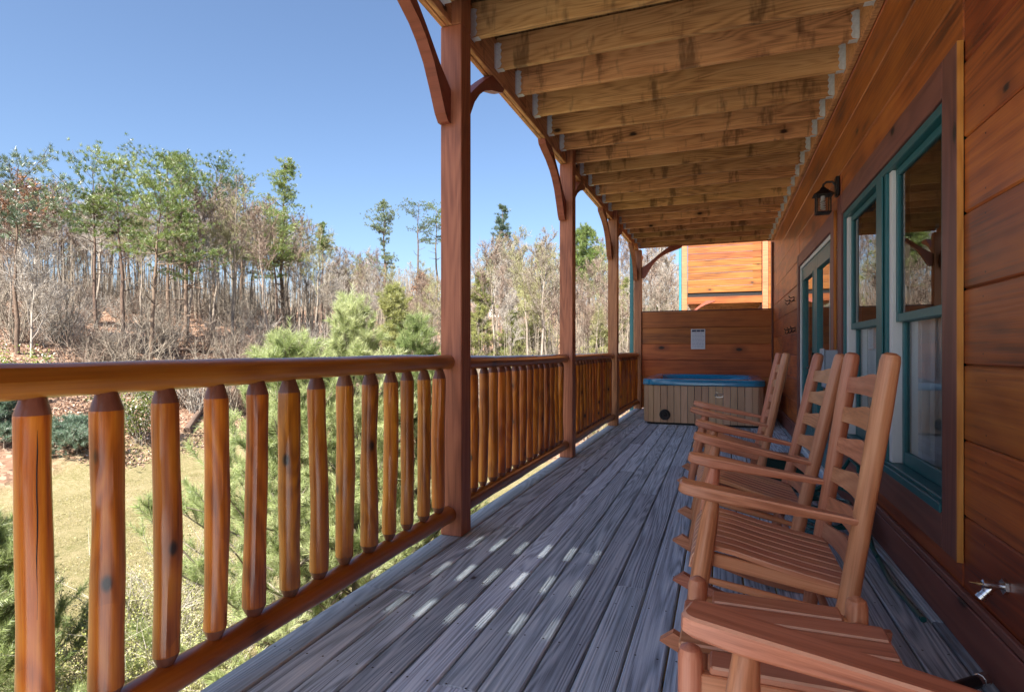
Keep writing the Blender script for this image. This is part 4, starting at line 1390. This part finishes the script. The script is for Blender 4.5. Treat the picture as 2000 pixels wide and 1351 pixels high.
def pine(seed, H, width, base=0.45, nb=46, lean=0.03, top='round', tufts=24, L=0.20, kneedle=24, r0=None, dead=8):
    rng = np.random.default_rng(seed)
    r0 = r0 or 0.0125 * H
    tr, cr, = Soup(), Soup()
    P = trunk_path(rng, H, lean, H * 0.035, 12)
    tr.tube(P, r0 * (1 - np.linspace(0, 1, 12) * 0.9), 8)
    C, A = [], []
    for k in range(nb + dead):
        isdead = k >= nb
        u = rng.uniform(0, 1) if not isdead else 0
        t = base + (0.99 - base) * u if not isdead else rng.uniform(base * 0.45, base)
        p = along(P, t)
        az = rng.uniform(0, 6.283)
        if top == 'round':
            prof = math.sqrt(max(0.04, 1 - ((u - 0.45) / 0.62) ** 2))
        elif top == 'cone':
            prof = 1.0 - 0.85 * u
        else:
            prof = 0.55 + 0.45 * math.sin(u * 9 + seed)
            prof *= 1.0 - 0.55 * u
        Lb = width * 0.5 * prof * rng.uniform(0.55, 1.2)
        if isdead:
            Lb = width * rng.uniform(0.1, 0.28)
        el = rng.uniform(-0.1, 0.45) + (0.5 * u if top != 'cone' else 0.1)
        d = np.array([math.cos(az) * math.cos(el), math.sin(az) * math.cos(el), math.sin(el)])
        q = [p]
        for s_ in range(4):
            d = unit(d + rng.normal(0, 0.14, 3) + np.array([0, 0, 0.05]))
            q.append(q[-1] + d * Lb / 4)
        q = np.array(q)
        tr.tube(q, r0 * 0.28 * (1.1 - t) * np.linspace(1.2, 0.25, 5) + 0.006, 3)
        if isdead:
            continue
        for j in range(max(3, int(tufts * (0.5 + prof * 0.7)))):
            b = along(q, rng.uniform(0.30, 1.0)) + rng.normal(0, 1, 3) * np.array([0.26, 0.26, 0.05]) * (0.4 + Lb * 0.35)
            C.append(b)
            A.append(unit(d * 0.4 + rng.normal(0, 0.35, 3) + np.array([0, 0, 0.55])))
    C = np.array(C); A = np.array(A)
    Ck = np.repeat(C, kneedle, 0) + rng.normal(0, L * 0.16, (len(C) * kneedle, 3))
    Dk = unit(np.repeat(A, kneedle, 0) + rng.normal(0, 0.62, (len(C) * kneedle, 3)))
    v, t = spikes(Ck, Dk, L * rng.uniform(0.7, 1.25, len(Ck)), L * 0.05, rng)
    cr.add(v, t)
    return tr, cr

def white_pine(seed, H, R0):
    """young white pine: whorls of upswept branches, every shoot a bottle brush of long soft needles"""
    rng = np.random.default_rng(seed)
    tr, cr = Soup(), Soup()
    P = trunk_path(rng, H, 0.015, 0.10, 12)
    tr.tube(P, 0.075 * (1 - np.linspace(0, 1, 12) * 0.92), 8)
    shoots = []                       # start, dir, length
    nw = 15
    for w in range(nw):
        u = (w + 0.3) / nw
        t = 0.06 + 0.90 * u
        reach = R0 * (1 - u) ** 0.85 * rng.uniform(0.75, 1.15) + 0.18
        for k in range(7):
            az = 6.283 * k / 7 + rng.uniform(-0.35, 0.35) + w
            el = R(rng.uniform(10, 30) + 40 * u)
            d = np.array([math.cos(az) * math.cos(el), math.sin(az) * math.cos(el), math.sin(el)])
            Lb = reach * rng.uniform(0.8, 1.15)
            q = [along(P, t)]
            for s_ in range(5):
                d = unit(d + rng.normal(0, 0.07, 3) + np.array([0, 0, 0.07]))
                q.append(q[-1] + d * Lb / 5)
            q = np.array(q)
            tr.tube(q, 0.018 * (1.05 - u) * np.linspace(1, 0.25, 6) + 0.003, 4)
            shoots.append((q[-2], unit(d + np.array([0, 0, 0.5])), 0.34))
            ns = int(3 + Lb * 6)
            for j in range(ns):
                tj = rng.uniform(0.22, 1.0)
                b = along(q, tj)
                side = unit(np.cross(d, [0, 0, 1])) * rng.choice([-1, 1])
                dd = unit(d * 0.7 + side * rng.uniform(0.2, 0.9) + np.array([0, 0, rng.uniform(0.15, 0.9)]) + rng.normal(0, 0.15, 3))
                l = rng.uniform(0.18, 0.42) * (0.7 + 0.3 * (1 - u))
                shoots.append((b, dd, l))
                if rng.random() < 0.55:
                    e = b + dd * l * 0.7
                    for _ in range(2):
                        shoots.append((e, unit(dd + rng.normal(0, 0.5, 3) + np.array([0, 0, 0.3])), l * 0.65))
    top = P[-1]
    shoots.append((P[-2], unit(P[-1] - P[-2]), 0.75))
    for k in range(6):
        az = k * 1.05
        shoots.append((along(P, 0.965), unit(np.array([math.cos(az) * 0.6, math.sin(az) * 0.6, 1.0])), 0.36))
    S = np.array([s_[0] for s_ in shoots]); D = np.array([s_[1] for s_ in shoots]); L = np.array([s_[2] for s_ in shoots])
    kn = 80
    n = len(S)
    tt = rng.uniform(0.1, 1.0, (n, kn))
    base = S[:, None] + D[:, None] * (L[:, None] * tt)[..., None]
    perp = rng.normal(size=(n, kn, 3))
    perp -= (perp * D[:, None]).sum(-1, keepdims=True) * D[:, None]
    dirs = unit(D[:, None] * 0.85 + unit(perp) * 0.75)
    v, t = spikes(base.reshape(-1, 3), dirs.reshape(-1, 3), rng.uniform(0.085, 0.125, n * kn), 0.0028, rng)
    cr.add(v, t)
    for s_, d_, l_ in shoots[::2]:
        tr.tube(np.array([s_, s_ + d_ * l_ * 0.9]), np.array([0.005, 0.003]), 3)
    return tr, cr

def bush(seed, H, W, nst=16, nleaf=1800, leaf=(0.03, 0.018), twig_n=9, tw=0.004, hollow=0.3, droop=0.0):
    rng = np.random.default_rng(seed)
    tr, cr = Soup(), Soup()
    tb_, td, tl = [], [], []
    ends = []
    for k in range(nst):
        az = rng.uniform(0, 6.283)
        q = [np.array([rng.normal(0, 0.06 * W), rng.normal(0, 0.06 * W), -0.15])]
        d = unit(np.array([math.cos(az) * 0.5 * W / H, math.sin(az) * 0.5 * W / H, 1.0]) + rng.normal(0, 0.15, 3))
        L = H * rng.uniform(0.65, 1.1)
        for s_ in range(6):
            d = unit(d + rng.normal(0, 0.13, 3) + np.array([0, 0, -droop]))
            q.append(q[-1] + d * L / 6)
        q = np.array(q)
        tr.tube(q, tw * np.linspace(2.6, 0.7, 7), 4)
        for j in range(twig_n):
            b = along(q, rng.uniform(0.25, 1.0))
            dd = unit(d * 0.6 + rng.normal(0, 0.6, 3) + np.array([0, 0, 0.2]))
            l = H * rng.uniform(0.1, 0.28)
            tb_.append(b); td.append(dd); tl.append(l)
            ends.append((b, dd, l))
    v, t = spikes(np.array(tb_), np.array(td), np.array(tl), tw, rng)
    tr.add(v, t)
    if nleaf:
        i = rng.integers(0, len(ends), nleaf)
        B = np.array([e[0] for e in ends])[i]; D = np.array([e[1] for e in ends])[i]; L = np.array([e[2] for e in ends])[i]
        c = B + D * (L * rng.uniform(0.1, 1.05, nleaf))[:, None] + rng.normal(0, leaf[0] * 0.8, (nleaf, 3))
        v, t = diamonds(c, leaf[0] * rng.uniform(0.6, 1.3, nleaf), leaf[1] * rng.uniform(0.7, 1.2, nleaf), rng)
        cr.add(v, t)
    return tr, cr

C_, S_ = math.cos(R(YAW)), math.sin(R(YAW))
def bearing(px, dist):
    """world x, y of a point at a compass bearing from the porch and a distance along the view"""
    t = (px - 1000) / 1117.0
    return (t * C_ - S_) * dist, (t * S_ + C_) * dist
def bearing_x(px, X):
    t = (px - 1000) / 1117.0
    return X, -X * (C_ + t * S_) / (S_ - t * C_)

def tree(name, tc, label, cat, x, y, mats, group=None, rot=0.0, sc=1.0, names=('trunk', 'crown')):
    t = thing(name, label, cat, (x, y, G(x, y)), (0, 0, rot), group)
    t.scale = (sc, sc, sc)
    for s_, n_, m_ in zip(tc, names, mats):
        if s_.v:
            put(n_, s_.mesh(n_, m_, n_ == 'trunk'), t)
    return t

# young white pines just outside the railing
wp1 = tree('white_pine', white_pine(5, 5.3, 1.9), 'tall bright green young white pine just outside the railing, its leader above the front rail', 'tree', *bearing(694, 8.3), (M['bark_grey'], M['needle_white']))
wp2 = tree('white_pine', white_pine(6, 5.2, 1.75), 'shorter bright green white pine close behind the first post', 'tree', *bearing(812, 9.6), (M['bark_grey'], M['needle_white']))
wp3 = tree('white_pine', white_pine(8, 4.75, 2.2), 'bright green white pine seen low through the front balusters, left of the tallest one', 'tree', *bearing(560, 7.9), (M['bark_grey'], M['needle_white']))
wp4 = tree('white_pine', white_pine(9, 2.6, 1.2), 'small pine low at the left end of the front railing', 'tree', *bearing(-40, 6.6), (M['bark_grey'], M['needle_white']))

# tall pines on the hillside, one by one
PG = 'tall pines on the wooded hillside'
def hill_pine(seed, px, X, ytop, width, label, mats=None, **kw):
    x, y = bearing_x(px, X)
    dist = -x * S_ + y * C_
    ztop = CAM_H + (686 - ytop) * dist / 1117.0
    H = ztop - G(x, y)
    width *= 1.15
    kw['nb'] = int(kw.get('nb', 46) * 1.05)
    return tree('pine_tree', pine(seed, H, width, **kw), label, 'tree', x, y, mats or (M['bark_pine'], M['needle_pine']), PG)
BL = (M['bark_pine'], M['needle_blue'])
hill_pine(41, 35, -31, 330, 5.2, 'dark bluish pine with an open crown at the far left', BL, base=0.62, nb=30, top='round', tufts=14)
hill_pine(42, 190, -34, 335, 5.5, 'pine with a thin yellow-green crown, third from the left', base=0.60, nb=34, lean=0.05, tufts=18)
hill_pine(43, 245, -33, 330, 4.6, 'slender leaning pine with sparse upswept crown left of the hill centre', base=0.62, nb=28, lean=0.06, tufts=18)
hill_pine(44, 292, -30, 350, 5.0, 'pine with forked dark trunk leaning left beside the tallest pine', base=0.55, nb=32, lean=0.08, tufts=20)
hill_pine(45, 362, -32, 300, 6.6, 'tallest green pine on the hill, with low flat boughs down its dark trunk', base=0.34, nb=62, lean=0.02, tufts=22, top='wave')
hill_pine(46, 330, -36, 318, 5.6, 'green pine whose crown merges into the left side of the tallest pine', base=0.6, nb=36, tufts=20)
hill_pine(47, 425, -36, 325, 5.2, 'olive pine just right of the tallest pine, high above bare trees', base=0.55, nb=34, tufts=18)
hill_pine(48, 470, -40, 352, 5.0, 'thin olive pine between the tallest pine and the full conical one', base=0.55, nb=26, tufts=16)
hill_pine(49, 556, -34, 306, 7.0, 'full dense pine with broad pointed crown, standing alone against the sky', base=0.36, nb=88, tufts=22, top='cone')
hill_pine(50, 540, -33, 420, 4.6, 'lower olive pine in front of the full dense one', base=0.45, nb=40, tufts=20)
hill_pine(51, 628, -40, 436, 2.6, 'small dark pointed evergreen right of the full dense pine', base=0.70, nb=40, top='cone', tufts=18)
hill_pine(52, 752, -35, 390, 6.2, 'flat-topped dark pine with wide airy boughs left of the first post', BL, base=0.45, nb=60, tufts=22, top='wave')
hill_pine(53, 812, -38, 396, 5.2, 'airy pine with small crown between the flat-topped pine and the first post', BL, base=0.66, nb=26, tufts=18)
hill_pine(54, 850, -37, 404, 4.0, 'pine half hidden behind the first post', base=0.66, nb=24, tufts=20)
hill_pine(55, 977, -30, 402, 5.6, 'narrow dark green pine with tiers of boughs right of the first post', BL, base=0.22, nb=95, tufts=12, top='cone', L=0.36)
hill_pine(56, 1146, -14.5, 458, 4.6, 'round-headed yellow-green pine between the second and third posts', base=0.4, nb=110, tufts=14, L=0.34)
EG = 'pale green cedars among the grey trees'
def cedar(seed, px, X, ytop, width, label, **kw):
    x, y = bearing_x(px, X)
    dist = -x * S_ + y * C_
    H = CAM_H + (686 - ytop) * dist / 1117.0 - G(x, y)
    args = dict(base=0.06, nb=110, top='cone', tufts=11, L=0.3, kneedle=22, dead=0)
    args.update(kw)
    return tree('cedar_tree', pine(seed, H, width, **args), label, 'tree', x, y, (M['bark_grey'], M['needle_cedar']), EG)
cedar(61, 936, -19, 535, 5.0, 'pale green cedar just right of the first post')
cedar(62, 1042, -17, 528, 5.2, 'broad pale green cedar left of the second post')
cedar(63, 768, -22, 566, 2.4, 'round olive cedar above the white pines', top='round', base=0.3)
cedar(64, 1222, -8.8, 545, 4.0, 'pale green cedar between the third and last posts')
cedar(65, 1286, -5.5, 560, 4.6, 'grey-green cedar above the left end of the privacy wall')
cedar(66, 1000, -17, 610, 3.6, 'low yellow-green cedar behind the second railing')
cedar(67, 1170, -10, 612, 3.4, 'low yellow-green cedar left of the third post')

# bare trees: eight individuals, then copies
def where(px):
    return ('above the left front rail' if px < 480 else 'behind the young white pines' if px < 880 else
            'between the first and second posts' if px < 1103 else 'between the second and third posts' if px < 1196 else 'beyond the third post')
protos = []
for q in range(8):
    H = [9.5, 11, 8, 10, 12, 7, 9, 10.5][q]
    protos.append((bare_tree(70 + q, H, [2.4, 2.7, 2.6, 2.0, 2.6, 2.4, 1.8, 2.9][q], nl=[16, 18, 15, 15, 18, 14, 16, 17][q], lean=[0.04, 0.08, 0.1, 0.02, 0.05, 0.12, 0.03, 0.06][q]), H))
pt = []
for q, ((a, b), H) in enumerate(protos):
    mt = (M['bark_grey'], M['twig_red'] if q in (2, 5) else (M['twig_pale'] if q in (3, 6) else M['twig_green'] if q in (1, 7) else M['twig']))
    pt.append((a.mesh('trunk', mt[0], True), b.mesh('crown', mt[1]), H))
rt = random.Random(17)
spots = []
while len(spots) < 250:
    px = rt.uniform(-120, 1345)
    if px < 640:
        dist = rt.uniform(37, 64)
    elif px < 900:
        dist = rt.uniform(34, 88)
    else:
        dist = rt.uniform(38, 105)
    x, y = bearing(px, dist)
    if x > -27 and y < 34:
        continue
    if x > -3:
        continue
    if any((x - a) ** 2 + (y - b) ** 2 < 1.6 for a, b, _ in spots):
        continue
    spots.append((x, y, px))
for (x, y, px) in spots:
    q = rt.randrange(8)
    tm, cm, H = pt[q]
    kind = 'russet-twigged bare tree' if q in (2, 5) else 'silvery bare tree' if q in (3, 6) else 'olive-twigged bare tree' if q in (1, 7) else 'grey-brown bare tree'
    lab = kind + (' low on the slope ' if -x * S_ + y * C_ < 48 else ' high on the slope ') + where(px)
    want = rt.uniform(6.5, 12.5) if px < 620 or px > 900 else rt.uniform(5.5, 8.8)
    prof = np.interp(px, [0, 100, 150, 220, 350, 450, 520, 600, 640, 700, 860, 1000, 1060, 1100, 1200, 1340], [350, 360, 320, 375, 380, 345, 370, 385, 420, 425, 415, 430, 412, 440, 440, 470])
    dist = -x * S_ + y * C_
    want = min(want, (CAM_H + (686 - prof) * dist / 1117.0 - G(x, y)) * rt.uniform(0.82, 1.0))
    t = thing('bare_tree', lab, 'tree', (x, y, G(x, y)), (0, 0, rt.uniform(0, 6.28)), lab.replace('bare tree', 'bare trees'))
    s_ = want / H
    t.scale = (s_, s_, s_)
    put('trunk', tm, t); put('crown', cm, t)
# named bare trees
tree('dogwood_tree', bare_tree(91, 5.2, 2.6, nl=18, t0=0.15, twigs=12, lean=0.1, tw=0.012), 'low spreading pale silvery tree above the left end of the rail', 'tree', *bearing(60, 27), (M['twig_pale'], M['twig_pale']))
tree('leaning_tree', bare_tree(92, 12.5, 2.2, nl=14, t0=0.5, lean=0.28), 'pale leaning bare trunk between the narrow pine and the second post', 'tree', *bearing(1003, 60), (M['twig_pale'], M['twig']), rot=0.3)
tree('sapling', bare_tree(93, 4.9, 2.2, nl=12, t0=0.1, lean=0.03, twigs=4, tw=0.008), 'dark bare sapling close behind the rail between the second and third posts', 'tree', *bearing(1143, 21), (M['twig'], M['twig']))
# oaks that still hold brown leaves
for q, (px, dist, lab) in enumerate(((20, 30, 'oak with clinging russet leaves at the left edge of the woods'), (75, 33, 'oak with russet leaves behind the pale silvery tree'), (830, 60, 'small oak with golden brown leaves left of the first post'))):
    tr_, cr_ = bare_tree(95 + q, [6.8, 7.6, 7.5][q], 2.3, nl=16, t0=0.45)
    cv = np.concatenate(cr_.v)
    rng = np.random.default_rng(q)
    pick = cv[rng.integers(0, len(cv), 800)]
    pick = pick[pick[:, 2] > np.percentile(cv[:, 2], 35)]
    v, t = diamonds(pick + rng.normal(0, 0.12, pick.shape), 0.2, 0.11, rng, 0.0)
    lv = Soup(); lv.add(v, t)
    x, y = bearing(px, dist)
    o = tree('oak_tree', (tr_, cr_, lv), lab, 'tree', x, y, (M['bark_grey'], M['twig_red'], M['leaf_brown']), names=('trunk', 'crown', 'leaves'))

# undergrowth: multi-stemmed bare shrubs
SH = []
for q in range(5):
    a, b = bush(110 + q, [2.4, 3.0, 1.8, 2.2, 2.8][q], [2.4, 2.2, 2.4, 1.8, 2.6][q], nst=26, nleaf=0, twig_n=22, tw=0.008)
    SH.append(a.mesh('stems', [M['twig_red'], M['twig'], M['twig_red'], M['twig_pale'], M['twig_green']][q]))
n = 0
while n < 290:
    px = rt.uniform(-100, 1345)
    dist = rt.uniform(26, 52) if px < 700 else rt.uniform(28, 75)
    x, y = bearing(px, dist)
    if (x > -23.5 and y < 27) or x > -2.5:
        continue
    q = rt.randrange(5 if px > 760 else 4)
    lab = ('tangled russet leafless shrub ' if q in (0, 2) else 'tangled pale leafless shrub ' if q == 3 else 'tangled olive leafless shrub ' if q == 4 else 'tangled grey-brown leafless shrub ') + ('low on the slope ' if dist < 40 else 'high on the slope ') + where(px)
    o = put('bare_shrub', SH[q], None, (x, y, G(x, y)), (0, 0, rt.uniform(0, 6.28)))
    s_ = rt.uniform(0.6, 1.35)
    o.scale = (s_, s_, s_ * rt.uniform(0.8, 1.2))
    tag(o, lab, 'shrub', lab.replace('shrub', 'shrubs'))
    n += 1

# evergreen and spring shrubs near the lawn
hem = [('low blue-green hemlock bush at the far left edge of the lawn', 8, 20.3, 2.0, 2.6), ('low spreading blue-green hemlock bush at the top of the lawn', 150, 21.3, 1.3, 3.4)]
for q, (lab, px, dist, H, W) in enumerate(hem):
    tree('hemlock_bush', pine(130 + q, H, W, base=0.05, nb=70, top='cone', tufts=12, L=0.16, kneedle=26, dead=0), lab, 'bush', *bearing(px, dist), (M['bark_grey'], M['needle_hemlock']), names=('stems', 'foliage'))
for q, (lab, px, dist, H) in enumerate((('yellow-green broadleaf evergreen bush at the left edge below the woods', 10, 22.5, 2.6), ('tall narrow broadleaf evergreen bush between the second and third balusters', 272, 23.5, 3.0))):
    tree('evergreen_bush', bush(140 + q, H, 1.5, 14, 2600, (0.13, 0.05), 10, 0.008), lab, 'bush', *bearing(px, dist), (M['twig'], M['leaf_broad']), names=('stems', 'foliage'))
labs = ['pale spring bush in fresh leaf below the second and third balusters', 'pale spring bush in fresh leaf behind the fourth baluster', 'small spring bush in fresh leaf low between the first two balusters', 'leggy spring bush under the left white pine']
for q, (px, dist, H, W) in enumerate(((232, 7.6, 2.0, 2.0), (330, 8.4, 2.3, 2.0), (150, 7.0, 1.3, 1.3), (420, 7.4, 1.6, 1.6))):
    tree('spring_bush', bush(150 + q, H, W, 40, 10000, (0.030, 0.019), 22, 0.004), labs[q], 'bush', *bearing(px, dist), (M['twig_pale'], M['leaf_spring']), 'spring bushes below the porch', names=('stems', 'foliage'))

# the far woods read as one grey mass of stems and twigs
rng = np.random.default_rng(301)
n = 4300
px = rng.uniform(-250, 1400, n); dist = rng.uniform(44, 125, n)
t_ = (px - 1000) / 1117.0
fx, fy = (t_ * C_ - S_) * dist, (t_ * S_ + C_) * dist
ok = (fx < -27) | (fy > 40)
ok &= (fx < 1) | (fy > 45)
fx, fy = fx[ok], fy[ok]
n = len(fx)
base = np.stack([fx, fy, gz(fx, fy) - 0.2], 1)
Hh = rng.uniform(3.2, 7.5, n)
up = unit(rng.normal(0, 0.07, (n, 3)) + np.array([0, 0, 1.0]))
fw = Soup()
fw.add(*spikes(base, up, Hh, 0.075, rng))
kk = 16
tt = rng.uniform(0.25, 0.95, (n, kk))
tb2 = (base[:, None] + up[:, None] * (Hh[:, None] * tt)[..., None]).reshape(-1, 3)
dd = unit(rng.normal(0, 0.6, (n * kk, 3)) + np.array([0, 0, 0.8]))
ll = (Hh[:, None] * 0.26 * (1.15 - tt)).reshape(-1) * rng.uniform(0.6, 1.5, n * kk)
fw.add(*spikes(tb2, dd, ll, 0.017, rng))
o = put('far_woods', fw.mesh('far_woods', M['twig']))
o['kind'] = 'stuff'

# fallen logs on the slope
for q, (px, dist, L, yaw, lab) in enumerate(((150, 31, 5.0, 20, 'grey fallen log on the slope behind the silvery tree'), (235, 33, 3.6, 40, 'short dark fallen log left of the hill centre'), (315, 34, 3.0, -10, 'pinkish fallen trunk between the two centre pines'), (365, 26, 3.0, 35, 'dark fallen log at the foot of the slope behind the balusters'))):
    x, y = bearing(px, dist)
    z0, z1 = G(x, y), G(x + L * math.cos(R(yaw + 90)), y + L * math.sin(R(yaw + 90)))
    mb = MB()
    mb.tube([(0, 0, z0 + 0.12), (0.4 * L * math.cos(R(yaw + 90)), 0.4 * L * math.sin(R(yaw + 90)), z0 + (z1 - z0) * 0.4 + 0.2), (L * math.cos(R(yaw + 90)), L * math.sin(R(yaw + 90)), z1 + 0.14)], [0.16, 0.14, 0.09], 9)
    o = part('fallen_log', mb, M['bark_pine'], None, (x, y, 0), smooth=True)
    tag(o, lab, 'log')

# grass blades on the lawn and loose leaves on the slope
rng = np.random.default_rng(77)
n = 90000
px = rng.uniform(-80, 700, n); dist = 5.5 + 17 * rng.random(n) ** 0.8
t_ = (px - 1000) / 1117.0
gxp, gyp = (t_ * C_ - S_) * dist, (t_ * S_ + C_) * dist
ok = (gxp < -2.0) & (gxp > -20.5)
gxp, gyp = gxp[ok], gyp[ok]
base = np.stack([gxp, gyp, gz(gxp, gyp) - 0.005], 1)
dirs = unit(rng.normal(0, 0.75, (len(base), 3)) + np.array([0, 0, 0.8]))
dirs[:, 2] = np.abs(dirs[:, 2])
v, t = spikes(base, dirs, rng.uniform(0.03, 0.075, len(base)), 0.005, rng)
o = put('grass', raw_mesh('grass', v, t, M['blade']))
o['kind'] = 'stuff'
n = 60000
px = rng.uniform(-150, 1000, n); dist = 21 + 26 * rng.random(n)
t_ = (px - 1000) / 1117.0
lx, ly = (t_ * C_ - S_) * dist, (t_ * S_ + C_) * dist
ok = lx < -20.5
lx, ly = lx[ok], ly[ok]
v, t = diamonds(np.stack([lx, ly, gz(lx, ly) + 0.02], 1), 0.16, 0.09, rng, 0.0)
o = put('fallen_leaves', raw_mesh('fallen_leaves', v, t, M['litter']))
o['kind'] = 'stuff'
